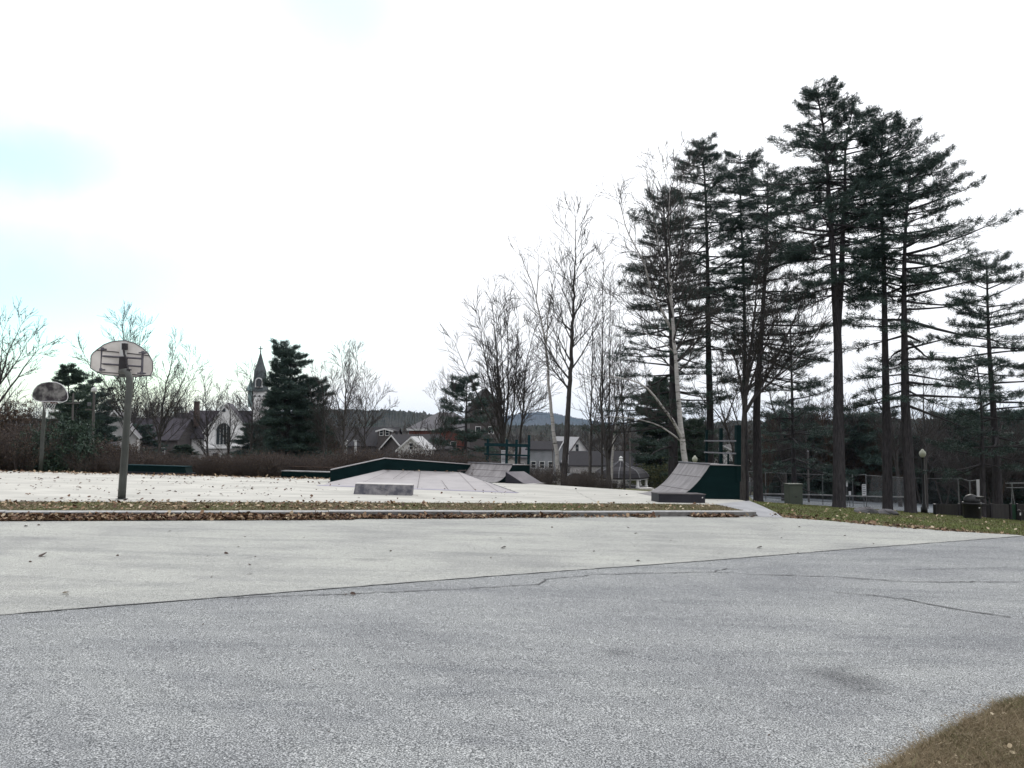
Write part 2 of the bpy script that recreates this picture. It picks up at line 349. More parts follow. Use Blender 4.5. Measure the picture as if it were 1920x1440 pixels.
M_roofd = roofm('dark_shingles', (.034, .032, .036)); M_roofg = roofm('grey_shingles', (.14, .135, .145)); M_roofl = roofm('pale_roof', (.42, .42, .43)); M_roofp = roofm('slate', (.065, .058, .07))
M_spire = roofm('spire_slate', (.10, .115, .12)); M_copper = roofm('pale_copper', (.22, .30, .30))
def barkm(name, c1, c2, scale=5): return pm(name, c1, c2, scale=scale, rough=.95, stretch=(3, 3, .5), bmp=.6, spec=.1)
M_pbark = barkm('pine_bark', (.066, .061, .065), (.032, .03, .033)); M_gbark = barkm('grey_bark', (.075, .07, .068), (.04, .036, .036))
M_gbark2 = barkm('pale_bark', (.10, .09, .088), (.05, .046, .046)); M_bbark = barkm('brown_bark', (.085, .062, .05), (.05, .036, .03))
def birchm():
    m, t, b = newmat('birch_bark'); co = t.nodes.new('ShaderNodeTexCoord'); mp = t.nodes.new('ShaderNodeMapping'); mp.inputs['Scale'].default_value = (1.2, 1.2, 7); t.links.new(co.outputs['Object'], mp.inputs[0])
    n = noise(t, 1.6, 5, mp.outputs[0], .7); r = ramp(t, [(.36, (.04, .035, .03)), (.44, (.36, .34, .33)), (.7, (.48, .46, .45))]); t.links.new(n.outputs[0], r.inputs[0]); t.links.new(r.outputs[0], b.inputs['Base Color']); b.inputs['Roughness'].default_value = .8; return m
M_birch = birchm()
M_need = tintmat('pine_needles', [(0, (.026, .044, .040)), (.5, (.042, .070, .060)), (1, (.068, .10, .078))], .6)
M_need2 = tintmat('hemlock_needles', [(0, (.02, .036, .028)), (.5, (.034, .058, .042)), (1, (.055, .085, .05))], .6)
M_brown = tintmat('withered_leaves', [(0, (.04, .029, .023)), (.5, (.07, .05, .038)), (1, (.11, .082, .058))])

# ================================================================ SETTING
rng = np.random.default_rng(7)
def pt(x, y, off=0.): return (x, y, -(B_*x+C_*y)+off)
def struct(name, mb, m, kind='structure', parent=None, smooth=False):
    o = mb.build(name, m, parent, smooth); o['kind'] = kind; return o
def sheet(name, xy, off, m, skirt=0):
    mb = MB(); n = len(xy); mb.add([pt(x, y, off) for x, y in xy], np.arange(n))
    if skirt:
        mb.add([pt(x, y, off) for x, y in xy]+[pt(x, y, off-skirt) for x, y in xy], np.array([(i, i+n, (i+1) % n+n, (i+1) % n) for i in range(n)]))
    return struct(name, mb, m)
def XY(px, py, off=0.): p = on_plane(px, py, off); return (p.x, p.y)
def ext(a, b, t): return (a[0]+(b[0]-a[0])*t, a[1]+(b[1]-a[1])*t)

def axis(a, fine, far, n):
    s = np.linspace(0, 1, n)[1:]; o = a*0+fine+(far-fine)*s**3
    return o
xs = np.concatenate([-axis(0, 110, 9000, 26)[::-1], np.linspace(-110, 110, 111), axis(0, 110, 9000, 26)])
ys = np.concatenate([-axis(0, 20, 3000, 14)[::-1], np.linspace(-20, 230, 126), axis(0, 230, 9500, 26)])
X_, Y_ = np.meshgrid(xs, ys); Z_ = gz(X_, Y_)
mb = MB(); nx, ny = len(xs), len(ys)
i, j = np.meshgrid(np.arange(ny-1), np.arange(nx-1), indexing='ij')
mb.add(np.stack([X_, Y_, Z_], -1).reshape(-1, 3), np.stack([i*nx+j, i*nx+j+1, (i+1)*nx+j+1, (i+1)*nx+j], -1).reshape(-1, 4))
struct('ground', mb, M_ground, smooth=True)

kl, kr = XY(0, 971, ROAD), XY(1418, 968, ROAD)           # foot of the kerb
kL = ext(kr, kl, 3.2)
kdir = Vector((kr[0]-kl[0], kr[1]-kl[1], 0)).normalized(); knor = Vector((-kdir.y, kdir.x, 0))
seamA, seamB = XY(0, 1153, ROAD), XY(1920, 1005, ROAD)
sL, sR = ext(seamB, seamA, 3.0), ext(seamA, seamB, 1.6)
lawn_edge = [XY(a, b, ROAD) for a, b in [(1468, 970), (1560, 977), (1700, 990), (1800, 997), (1908, 1003)]]
le = ext(lawn_edge[-2], lawn_edge[-1], 1.4)
sheet('road', [(-70, -30), (60, -30), (60, sR[1]+3), sR, seamB, (kr[0]+.5, kr[1]-1.0), (kL[0], kL[1]-1)], ROAD-.004, M_road)
kb = kL
SEAM = [(0, 1153), (250, 1133), (430, 1119), (640, 1102), (900, 1082), (1050, 1071), (1330, 1051), (1600, 1029), (1920, 1005)]
sheet('parking_strip', [sL]+[XY(a, b, ROAD) for a, b in SEAM]+[lawn_edge[-1]]+[p for p in lawn_edge[:-1]][::-1]+[(kr[0]+.6, kr[1]+.6), (kr[0]+knor.x*.1, kr[1]+knor.y*.1), (kL[0]+knor.x*.1, kL[1]+knor.y*.1)], ROAD, M_strip)

# kerb stones: one run, with joints
mb = MB(); klen = (Vector(kr)-Vector(kL)).length; KW = .19
cuts = []
tot0 = (Vector(kl)-Vector(kL)).length; ang = math.atan2(kdir.y, kdir.x)
for px in (-900, -640, -420, -230, 8, 212, 447, 616, 862, 1056, 1225, 1418):
    D = 0
    u, w = ray(px, 968); # where the ray's vertical plane meets the kerb line
    den = (kdir.x-u*kdir.y); t = (u*kL[1]-kL[0])/den; cuts.append(t)
cuts = [0.0]+[c for c in cuts if c > .5]
for k in range(len(cuts)-1):
    a, b = cuts[k]+.006, cuts[k+1]-.006
    h0 = .004+rng.uniform(-.008, .010); sk = rng.uniform(-.012, .012)
    prof = [(0, ROAD-.1), (0, h0-.02), (.012, h0-.004), (.03, h0), (KW, h0), (KW, ROAD-.1)]
    n = len(prof); vs = []
    for s, q in ((a, 0), (b, sk)):
        for (w_, z_) in prof:
            x = kL[0]+kdir.x*s+knor.x*(w_+q); y = kL[1]+kdir.y*s+knor.y*(w_+q); vs.append((x, y, -(B_*x+C_*y)+z_))
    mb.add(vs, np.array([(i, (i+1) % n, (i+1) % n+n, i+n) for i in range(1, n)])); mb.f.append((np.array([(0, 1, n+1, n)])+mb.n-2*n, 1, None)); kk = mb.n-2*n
    mb.f.append((np.arange(n)[::-1][None]+kk, 0, None)); mb.f.append((np.arange(n, 2*n)[None]+kk, 0, None))
M_kerbface = pm('kerb_face_painted_shade', (.20, .195, .19), (.10, .095, .09), scale=4, rough=.9, bmp=.4, stretch=(1, 1, 2)); struct('kerb', mb, [M_granite, M_kerbface])  # backlit shade of the kerb front painted in as a darker colour than the top

kbk = lambda p, o=KW: (p[0]+knor.x*o, p[1]+knor.y*o)
cn = [XY(0, 940), XY(600, 941.5), XY(1216, 944), XY(1345, 946)]       # near edge of the court
cnL = ext(cn[1], cn[0], 2.2)
cf = [XY(0, 883), XY(1000, 907), XY(1212, 921), XY(1392, 938)]
cfL = ext(cf[1], cf[0], 1.8)
verge_poly = [kbk(kL), kbk(kr)]+[XY(1396, 957), XY(1345, 946)]+[cn[2], cn[1], cn[0], cnL]
sheet('grass_verge', verge_poly, -.012, M_verge)
court_poly = [cnL]+cn+[XY(1400, 940), cf[3], cf[2], cf[1], cf[0], cfL]
sheet('skate_court', court_poly, 0, M_court, .5)
# path sloping from the court to the pavement
pa = [XY(1340, 945), XY(1405, 939)]; pb = [XY(1396, 957.5, -.02), XY(1432, 950, -.04)]; pc = [XY(1420, 965, -.09), XY(1455, 961, -.10)]; pd = [XY(1421, 969, ROAD), XY(1469, 971, ROAD)]
mb = MB(); mb.add([pt(*pa[0], .004), pt(*pa[1], .004), pt(*pb[0], -.02), pt(*pb[1], -.04), pt(*pc[0], -.09), pt(*pc[1], -.10), pt(*pd[0], ROAD+.005), pt(*pd[1], ROAD+.005)], [(0, 1, 3, 2), (2, 3, 5, 4), (4, 5, 7, 6)])
struct('path', mb, M_path)

# cracks and the tarred joint
def crack(pxs, w=.018, jig=.02, seed=0):
    r = np.random.default_rng(seed); P_ = [np.array(XY(a, b, ROAD)) for a, b in pxs]; out = []
    for a, b in zip(P_[:-1], P_[1:]):
        n = max(2, int(np.linalg.norm(b-a)/.09))
        for k in range(n): out.append(a+(b-a)*k/n+r.normal(size=2)*jig*.5)
    out = np.array(out); d = np.gradient(out, axis=0); d /= np.linalg.norm(d, axis=1)[:, None]+1e-9; nn = np.stack([-d[:, 1], d[:, 0]], 1)
    ww = w*(.25+r.random(len(out)))[:, None]*.5; A = out+nn*ww; Bq = out-nn*ww; k = len(out)
    z = ROAD+.004
    V = [pt(x, y, z) for x, y in A]+[pt(x, y, z) for x, y in Bq]; i = np.arange(k-1)
    return V, np.stack([i, i+k, i+k+1, i+1], 1)
mb = MB()
for q, (pl, w) in enumerate([(SEAM, .026),
                 ([(430, 1121), (640, 1114), (840, 1105), (1010, 1096), (1025, 1086), (1120, 1077), (1340, 1072), (1370, 1064)], .026),
                 ([(1340, 1072), (1420, 1077), (1560, 1081), (1700, 1091), (1920, 1091)], .030),
                 ([(1630, 1115), (1700, 1124), (1790, 1142), (1850, 1151), (1920, 1160)], .036), ([(1560, 1110), (1660, 1118)], .016), ([(1690, 1068), (1800, 1066), (1920, 1063)], .018)]):
    mb.add(*crack(pl, w, .012 if q == 0 else .03, q))
struct('pavement_cracks', mb, M_crack)
_off = ROAD; ROAD = 0.0; mb = MB()
for q, (pl, w) in enumerate([([(40, 905), (300, 903), (520, 908), (640, 921)], .03), ([(780, 935), (960, 932), (1150, 934), (1216, 930)], .03), ([(1000, 908), (1080, 922), (1120, 942)], .02)]):
    mb.add(*crack(pl, w, .03, q+9))
ROAD = _off; struct('court_cracks', mb, pm('hairline_dirt', (.16, .155, .145), (.26, .25, .235), scale=3, rough=.9))

# ------------------------------------------------ grass, leaves
def in_poly(x, y, poly):
    c = np.zeros(len(x), bool); n = len(poly)
    for i in range(n):
        x1, y1 = poly[i]; x2, y2 = poly[(i+1) % n]
        c ^= ((y1 > y) != (y2 > y)) & (x < (x2-x1)*(y-y1)/(y2-y1+1e-12)+x1)
    return c
def sample(poly, n, r):
    a = np.array(poly); lo, hi = a.min(0), a.max(0); ox, oy = [], []
    m = 0
    while m < n:
        x = r.uniform(lo[0], hi[0], n*2); y = r.uniform(lo[1], hi[1], n*2); k = in_poly(x, y, poly); ox.append(x[k]); oy.append(y[k]); m += k.sum()
        if k.sum() == 0: break
    return np.concatenate(ox)[:n], np.concatenate(oy)[:n]
def blades(mb, x, y, z, h, w, r, tint, lean=.5):
    n = len(x); th = r.uniform(0, 2*math.pi, n); le_ = r.normal(size=(n, 2))*lean
    hh = h*(.5+r.random(n)); b = np.stack([x, y, z], 1); o = np.stack([np.cos(th), np.sin(th), np.zeros(n)], 1)*w/2
    t = b+np.stack([le_[:, 0]*hh, le_[:, 1]*hh, hh], 1)
    v = np.stack([b-o, b+o, t], 1).reshape(-1, 3); mb.add(v, np.arange(n*3).reshape(-1, 3), 0, tint)
def leaves(mb, x, y, z, size, r, tint, tilt=.35):
    n = len(x); th = r.uniform(0, 2*math.pi, n); s = size*(.45+1.1*r.random(n)**1.5)
    a = np.stack([np.cos(th), np.sin(th), r.normal(size=n)*tilt], 1); b = np.stack([-np.sin(th), np.cos(th), r.normal(size=n)*tilt], 1)
    c = np.stack([x, y, z], 1); up = np.array([0, 0, 1.]); cu = (r.random(n)*.5)[:, None]
    S = s[:, None]
    shp = [(-.5, 0, .1), (-.2, .34, 1), (.12, .22, .4), (.25, .42, 1), (.5, 0, .3), (.22, -.4, 1), (.1, -.2, .4), (-.22, -.33, 1)]
    v = np.stack([c+a*S*p+b*S*q+up*S*cu*h*.6 for p, q, h in shp], 1); lowest = v[:, :, 2].min(1); v[:, :, 2] += (z+.003-lowest)[:, None]
    v = v.reshape(-1, 3); k = np.arange(n)[:, None]*8
    mb.add(v, np.concatenate([k+[0, 4, 3, 1]]), 0, tint); mb.f.append((k+mb.n-8*n+[0, 7, 5, 4], 0, tint))
def plane_z(x, y, off=0.): return -(B_*x+C_*y)+off
r = np.random.default_rng(11)
# verge blades
mb = MB(); x, y = sample(verge_poly, 42000, r)
pn = np.sin(x*1.9)+np.sin(x*.7+1)+.8*np.sin(x*4.3+y); ti = np.clip(.42+.16*pn+.2*r.normal(size=len(x)), 0, 1)
blades(mb, x, y, plane_z(x, y, -.012), .035, .012, r, ti, .8); struct('verge_grass', mb, M_grass, 'stuff')
# lawn blades on the right
lawn_poly = lawn_edge+[(11.5, 15.2), (40, 22), (40, 52), (16, 52), XY(1428, 947), XY(1450, 958)]
mb = MB(); x, y = sample(lawn_poly, 120000, r); keep = r.random(len(x)) < np.clip(22/y, 0, 1)**1.2; x, y = x[keep], y[keep]
edge = np.exp(-np.maximum((y-15.5)+(x-10)*.45, 0)/2.2); pn = np.sin(x*.9+y*.4)+np.sin(y*.8-x*.3)
ti = np.clip(.74+.14*pn+.2*r.normal(size=len(x))-edge*.4, 0, 1)
blades(mb, x, y, gz(x, y), .05, .022, r, ti, .7); struct('lawn_grass', mb, M_grass, 'stuff')
# near corner of rough grass, bottom right
cp = [XY(a, b, ROAD) for a, b in [(1640, 1452), (1690, 1426), (1722, 1404), (1752, 1392), (1770, 1380), (1800, 1366), (1822, 1352), (1840, 1349), (1858, 1338), (1866, 1328), (1890, 1321), (1925, 1314), (1990, 1300)]]
corner = cp+[(8, 5.2), (9, 1), (3, 1)]
sheet('corner_verge', corner, ROAD+.008, M_verge)
vis = [XY(a, b, ROAD) for a, b in [(1630, 1456), (1690, 1424), (1722, 1401), (1752, 1389), (1770, 1377), (1800, 1362), (1822, 1349), (1840, 1345), (1858, 1334), (1866, 1324), (1890, 1317), (1925, 1310), (2000, 1296), (2100, 1400), (2050, 1500), (1640, 1500)]]
mb = MB(); x, y = sample(vis, 60000, r); g = np.clip(.04+.16*np.sin(x*5+y*3)+.5*(x-2.3)*.3+.2*r.normal(size=len(x)), 0, 1)
blades(mb, x, y, plane_z(x, y, ROAD+.006), .026, .004, r, g, 1.5)
x, y = sample(vis, 5000, r); blades(mb, x, y, plane_z(x, y, ROAD+.004), .055, .0045, r, np.clip(.25*r.normal(size=len(x))+.12, 0, 1), 1.1); struct('corner_grass', mb, M_grass, 'stuff')
mb = MB(); x, y = sample(vis, 2600, r); th = r.uniform(0, 6.3, len(x)); ln = r.uniform(.01, .055, len(x)); z = plane_z(x, y, ROAD+.018+.012*r.random(len(x)))
p0 = np.stack([x, y, z], 1); p1 = p0+np.stack([np.cos(th)*ln, np.sin(th)*ln, r.normal(size=len(x))*.005], 1)
segs(mb, p0, p1, np.full(len(x), .0012), np.full(len(x), .0006), 3, 0, r.random(len(x))**1.6)
x, y = sample(vis, 70, r); leaves(mb, x, y, plane_z(x, y, ROAD+.02), .028, r, .5+.5*r.random(len(x)))
n = 500; e = np.array(cp); s_ = r.random(n)*(len(e)-1); k = s_.astype(int); q_ = e[k]+(e[np.minimum(k+1, len(e)-1)]-e[k])*(s_-k)[:, None]; x = q_[:, 0]-np.abs(r.normal(size=n))*.06; y = q_[:, 1]+r.normal(size=n)*.06
leaves(mb, x, y, plane_z(x, y, ROAD+.005), .012, r, .3*r.random(n), .3)
struct('straw_litter', mb, M_straw, 'stuff')

# leaf drift in the gutter and on the verge
def along(t, off): return (kL[0]+kdir.x*t+knor.x*off, kL[1]+kdir.y*t+knor.y*off)
t0 = tot0
def tpx(px):
    u, w = ray(px, 968); return (u*kL[1]-kL[0])/(kdir.x-u*kdir.y)
mb = MB()
dens = [(-700, 0, 8000), (0, 480, 7400), (480, 660, 2100), (660, 900, 1700), (900, 1060, 500), (1060, 1230, 120), (1185, 1220, 120), (1290, 1375, 480), (1375, 1418, 14)]
for a, b, n in dens:
    wd = .62 if b <= 660 else (.42 if b <= 900 else .3)
    t = r.uniform(tpx(a), tpx(b), n); o = -np.abs(r.random(n)**1.1)*wd; x = kL[0]+kdir.x*t+knor.x*o; y = kL[1]+kdir.y*t+knor.y*o
    pile = np.clip(1+o/wd, 0, 1)*(.05 if b <= 660 else .025)
    leaves(mb, x, y, plane_z(x, y, ROAD+.004)+r.random(n)*pile, .066, r, np.clip(.42+.28*r.normal(size=n), 0, 1), .4)
struct('gutter_leaves', mb, M_leaf, 'stuff')
mb = MB()
x, y = sample(verge_poly, 5200, r); k = r.random(len(x)) < np.where(x < -2, 1, np.where(x < 1, .35, .3)); x, y = x[k], y[k]
leaves(mb, x, y, plane_z(x, y, .01), .062, r, np.clip(.6+.25*r.normal(size=len(x)), 0, 1), .35)
# fallen leaves on the court: a line of them lies against its far edge
x, y = sample(court_poly, 4200, r); k = r.random(len(x)) < np.where(x < -6, .62, np.where(x < 0, .25, .06))*np.clip(.55+.5*np.sin(x*1.3+np.sin(y*1.1)*2)+.5*np.sin(y*2.1+x*.4), .05, 1); x, y = x[k], y[k]
leaves(mb, x, y, plane_z(x, y, .004), .062, r, np.clip(.16+.18*r.normal(size=len(x)), 0, 1), .3)
n = 1500; t = r.uniform(-.6, 1, n)**1; e0, e1 = np.array(cf[0]), np.array(cf[1]); q = e0+(e1-e0)*(t[:, None]*.8); x = q[:, 0]; y = q[:, 1]-np.abs(r.normal(size=n))*.5
leaves(mb, x, y, plane_z(x, y, .004), .075, r, np.clip(.55+.25*r.normal(size=n), 0, 1), .4)
struct('court_leaves', mb, M_leaf, 'stuff')
mb = MB(); x, y = sample(lawn_poly, 2200, r); k = (r.random(len(x)) < np.clip(20/y, 0, 1)**1.5); x, y = x[k], y[k]
leaves(mb, x, y, gz(x, y)+.04, .06, r, np.clip(.75+.2*r.normal(size=len(x)), 0, 1), .3)
n = 900; e = [np.array(p) for p in lawn_edge]; s = r.random(n)*(len(e)-1); k = s.astype(int); A = np.array(e); q = A[k]+(A[np.minimum(k+1, len(e)-1)]-A[k])*(s-k)[:, None]
x = q[:, 0]+r.normal(size=n)*.2; y = q[:, 1]+np.abs(r.normal(size=n))*.7
leaves(mb, x, y, gz(x, y)+.02, .062, r, np.clip(.4+.25*r.normal(size=n), 0, 1), .3)
struct('lawn_leaves', mb, M_leaf, 'stuff')

# single leaves scattered over the pavement, one object each
lm = []
for q in range(4):
    mb = MB(); rr_ = np.random.default_rng(50+q); leaves(mb, np.zeros(1), np.zeros(1), np.zeros(1), .065, rr_, np.array([[.02, .2, .08, .85][q]]), .3); lm.append(mb)
lobs = {}
def leaf_at(px, py, v, sz, label, grp):
    p = on_plane(px, py, ROAD+.003)
    if v in lobs: o = lobs[v].copy(); scene.collection.objects.link(o)
    else: o = lm[v].build('fallen_leaf', M_leaf); lobs[v] = o
    o.location = p; o.rotation_euler = (0, 0, random.Random(px*7+py).uniform(0, 6.28)); o.scale = (sz,)*3
    tag(o, label, 'leaf', grp)
leaf_at(80, 1043, 0, 1.5, 'large curled dark leaf on the pale pavement, far left', None)
leaf_at(123, 1113, 3, 1.0, 'pale pinkish leaf on the pale pavement near the tarred joint, far left', None)
leaf_at(648, 1115, 1, 1.0, 'small brown leaf just below the tarred joint, left half of the road', None)
leaf_at(662, 1115, 0, .8, 'dark leaf lying right beside a brown one below the tarred joint', None)
leaf_at(944, 1028, 0, 1.1, 'dark leaf standing out near the middle of the pale pavement', None)
leaf_at(1424, 1028, 0, 1.2, 'curled dark leaf on the pale pavement in front of the path', None)
leaf_at(1150, 1058, 1, .5, 'small reddish leaf close to the tarred joint, right of the middle', None)
rl = random.Random(3)
for k in range(46):
    px = rl.uniform(10, 1750); lo = 985; hi = 1150-px*.075
    leaf_at(px, lo+(hi-lo)*rl.random()**1.5, rl.choice([0, 0, 0, 1, 2]), rl.uniform(.35, .8), 'small dark dead leaf or scrap scattered on the pale pavement', 'small leaves scattered on the pavement')
for k in range(12):
    leaf_at(rl.uniform(100, 1900), rl.uniform(1170, 1420), 0, rl.uniform(.15, .3), 'tiny dark speck of leaf on the darker road surface', 'tiny leaf specks on the darker road')

# ------------------------------------------------ hills
def hill(name, crest, D, depth, m, seed, amp, rows=14, cols=900, foot=-14):
    r = np.random.default_rng(seed); cx = [c[0] for c in crest]; cy = [c[1] for c in crest]
    px = np.linspace(cx[0], cx[-1], cols); py = np.interp(px, cx, cy); mb = MB(); V = np.zeros((rows, cols, 3))
    for i in range(rows):
        s = i/(rows-1); Dd = D-depth+2*depth*s; prof = math.sin(math.pi*s)**.8 if 0 < s < 1 else 0
        bump_ = (r.normal(size=cols)*.6+np.repeat(r.normal(size=cols//4+1), 4)[:cols]*.5)*amp*prof
        for j in range(cols):
            u, w = ray(px[j], py[j]); z = EYE+w*D
            V[i, j] = (u*Dd, Dd, foot+(z-foot)*prof+bump_[j])
    i, j = np.meshgrid(np.arange(rows-1), np.arange(cols-1), indexing='ij')
    mb.add(V.reshape(-1, 3), np.stack([i*cols+j, i*cols+j+1, (i+1)*cols+j+1, (i+1)*cols+j], -1).reshape(-1, 4))
    o = struct(name, mb, m, smooth=False); return o
def forest(name, a, b, c, sc):
    m, t, bs = newmat(name); co = t.nodes.new('ShaderNodeTexCoord'); n = noise(t, sc, 6, co.outputs['Object'], .7); rp = ramp(t, [(.35, a), (.5, b), (.65, c)])
    t.links.new(n.outputs[0], rp.inputs[0]); n2 = noise(t, sc*12, 4, co.outputs['Object'], .8); r2 = ramp(t, [(.35, (.6, .6, .6)), (.65, (1.4, 1.4, 1.4))]); t.links.new(n2.outputs[0], r2.inputs[0])
    t.links.new(mixc(t, 1., rp.outputs[0], r2.outputs[0], 'MULTIPLY'), bs.inputs['Base Color']); bs.inputs['Roughness'].default_value = 1; bs.inputs['Specular IOR Level'].default_value = 0; return m
M_hill = forest('winter_forest', (.028, .036, .028), (.045, .045, .04), (.06, .057, .053), .03)
M_hill2 = forest('far_forest', (.035, .045, .04), (.05, .05, .05), (.06, .055, .055), .003)
hill('hill', [(-900, 800), (-300, 792), (100, 788), (350, 782), (520, 776), (600, 770), (640, 768), (700, 770), (760, 771), (800, 776), (850, 787), (920, 797), (1050, 800)], 1500, 420, M_hill, 1, 2.4)
hill('hill', [(860, 806), (960, 800), (1040, 797), (1120, 799), (1200, 797), (1400, 790), (1700, 786), (2200, 780), (2700, 790)], 900, 260, M_hill, 2, 1.6)
hill('hill', [(760, 800), (880, 792), (950, 780), (985, 774.5), (1010, 773), (1040, 775), (1075, 783), (1130, 792), (1250, 800), (1400, 806)], 6500, 1200, M_hill2, 3, 6)

# ================================================================ THINGS ON THE COURT
def loc_of(root, p): return root.matrix_world.inverted() @ Vector(p)
def bolt_mb(pts, r=.02):
    mb = MB()
    for p in pts: lathe(mb, [(r, 0), (r, .015)], p, 6)
    return mb
# ---- basketball hoop in front (seen from behind its backboard)
base = on_plane(228, 936); D0 = base.y
hoop = E('basketball_hoop', base, 0, 'clean pale fan backboard seen from behind on a thick curved grey pole by the kerb', 'basketball hoop')
q = lambda px, py, D: W(px, py, D)-base
mb = MB()
pp = [(228, 936, 0), (230, 905, .0), (234, 850, .02), (238, 790, .05), (241.5, 745, .1), (243.3, 720, .14), (243, 709, .2), (240.5, 700, .3), (236, 696, .42), (229, 696.5, .6), (226, 697, .72)]
tube(mb, [q(a, b, D0+c) for a, b, c in pp], [.086, .085, .080, .076, .074, .074, .074, .074, .07, .06, .055], 16)
lathe(mb, [(.13, -.02), (.13, .015), (.09, .02)], (0, 0, 0), 16)
mb.build('pole', M_pole, hoop, True)
Db = D0+.95
fan = [(169.4, 690), (170.6, 667), (175, 661), (181.8, 655.5), (194.5, 646.3), (208, 641), (224.6, 638.7), (237, 639), (251.9, 643.3), (266.5, 652), (278, 662.8), (286, 677.4), (286.3, 694), (282, 703.7), (256.7, 706.6), (225, 705.5), (194.5, 702.7), (181.8, 697.8)]
mb = MB(); dp = lambda px: Db+(px-228)*.003
prism(mb, [q(a, b, dp(a)) for a, b in fan], (0, .045, 0)); bd = mb.build('backboard', M_board, hoop)
mb = MB(); n = len(fan)
tube(mb, [q(a, b, dp(a)-.004) for a, b in fan+[fan[0]]], .011, 6); mb.build('board_edge', M_bracket, bd)
for a, b, c, d in ((181, 656.5, 223, 660.5), (238, 662, 281, 667), (180, 697, 222, 700), (245, 702, 283, 705)):
    mb = MB(); tube(mb, [q(a, b, dp(a)-.014), q(c, d, dp(c)-.014)], .009, 6); mb.build('seam', M_dark, bd)
mb = MB(); prism(mb, [q(a, b, Db-.008) for a, b in [(225, 640.5), (238.5, 641), (237, 668), (223.5, 667)]], (0, .006, 0)); mb.build('centre_strip', M_white, bd)
mb = MB(); Df = Db-.10
br = lambda a, b, c, d, w=.03: tube(mb, [q(a, b, Df), q(c, d, Df)], w, 4)
br(191, 655, 189, 696, .03); br(267.5, 662, 266, 700, .03); br(191, 667.5, 268, 672.5, .024); br(190, 682, 267, 687.5, .022)
mb.build('support_frame', M_bracket, hoop)
for (a, b) in [(192, 655), (268, 661.5), (189.5, 693.5), (265.5, 700)]:
    mb = MB(); c = q(a, b, Df); lathe(mb, [(.04, -.03), (.045, 0), (.035, .045)], c, 8); box(mb, c, (.20, .03, .035)); box(mb, c+Vector((0, .05, 0)), (.05, .1, .05)); mb.build('clamp', M_bracket, hoop)
mb = MB(); prism(mb, [q(a, b, Df-.04) for a, b in [(223.5, 669), (236, 669), (236, 693.5), (222, 693.5)]], (0, .09, 0))
prism(mb, [q(a, b, Df-.02) for a, b in [(228, 643.5), (236, 643.5), (236, 655.5), (228, 655.5)]], (0, .1, 0))
tube(mb, [q(232, 655, Df-.03), q(233, 664, Df-.05), q(237, 675, Df-.07), q(239, 686, Df-.15), q(241.5, 693.5, Df-.5)], [.03, .028, .022, .018, .018], 6)
box(mb, q(242, 693.5, D0+.3), (.09, .06, .03)); mb.build('mounting_bracket', M_dark, hoop)
mb = MB(); prism(mb, [q(a, b, Df-.05) for a, b in [(222, 694), (236, 694), (236, 707), (222, 707)]], (0, .12, 0)); mb.build('neck_plate', M_pole, hoop)
rc = q(222, 702, Db+.045+.38); mb = MB(); th = np.linspace(0, 2*math.pi, 25)
tube(mb, [(rc.x+.228*math.cos(t), rc.y+.228*math.sin(t), rc.z) for t in th], .009, 6); box(mb, (rc.x, rc.y-.30, rc.z-.02), (.14, .15, .05))
rim = mb.build('rim', M_rust, hoop)
def net(c, parent, r0=.225, h=.38):
    mb = MB(); A, Bq = [], []
    for k in range(12):
        for s in (1, -1):
            prev = None
            for l in range(6):
                a = 2*math.pi*(k+s*l*.5)/12; rr = r0*(1-.45*(l/5)**.8); p = (c.x+rr*math.cos(a), c.y+rr*math.sin(a), c.z-h*l/5)
                if prev: A.append(prev); Bq.append(p)
                prev = p
    segs(mb, A, Bq, [.004]*len(A), [.004]*len(A)); mb.build('net', M_white, parent)
# ---- far hoop, facing the camera
b2 = on_plane(76, 883); D0 = b2.y
h2 = E('basketball_hoop', b2, 0, 'grimy dark stained fan backboard on a thin pole, far left edge of the court', 'basketball hoop')
q = lambda px, py, D: W(px, py, D)-b2
mb = MB(); tube(mb, [q(76, 883.5, D0), q(78, 850, D0), q(81, 800, D0), q(83.5, 765, D0), q(85, 752, D0-.1), q(88, 745, D0-.35), q(91, 742, D0-.7)], [.07, .07, .065, .06, .06, .06, .06], 12); mb.build('pole', M_pole, h2, True)
Db2 = D0-.85; fan2 = [(60, 744), (61, 737), (64, 730), (70, 723), (78, 718.5), (92, 716), (106, 717), (115, 721), (122, 728), (126.5, 737), (127.5, 745), (125, 751), (118, 754), (92, 752.5), (75, 753), (66, 750.5)]
mb = MB(); prism(mb, [q(a, b, Db2) for a, b in fan2], (0, .045, 0)); bd = mb.build('backboard', M_boarddirt, h2)
mb = MB(); tube(mb, [q(a, b, Db2-.003) for a, b in fan2+[fan2[0]]], .014, 6); mb.build('board_edge', M_signw, bd)
mb = MB(); rc = q(93, 754, Db2-.38); tube(mb, [(rc.x+.228*math.cos(t), rc.y+.228*math.sin(t), rc.z) for t in th], .011, 6); box(mb, (rc.x, rc.y+.28, rc.z-.02), (.16, .18, .06)); rim = mb.build('rim', M_rust, h2); net(rc, rim)
mb = MB(); box(mb, q(91, 744, Db2+.2), (.5, .3, .04)); box(mb, q(91, 736, Db2+.2), (.5, .3, .04)); mb.build('support_frame', M_bracket, h2)

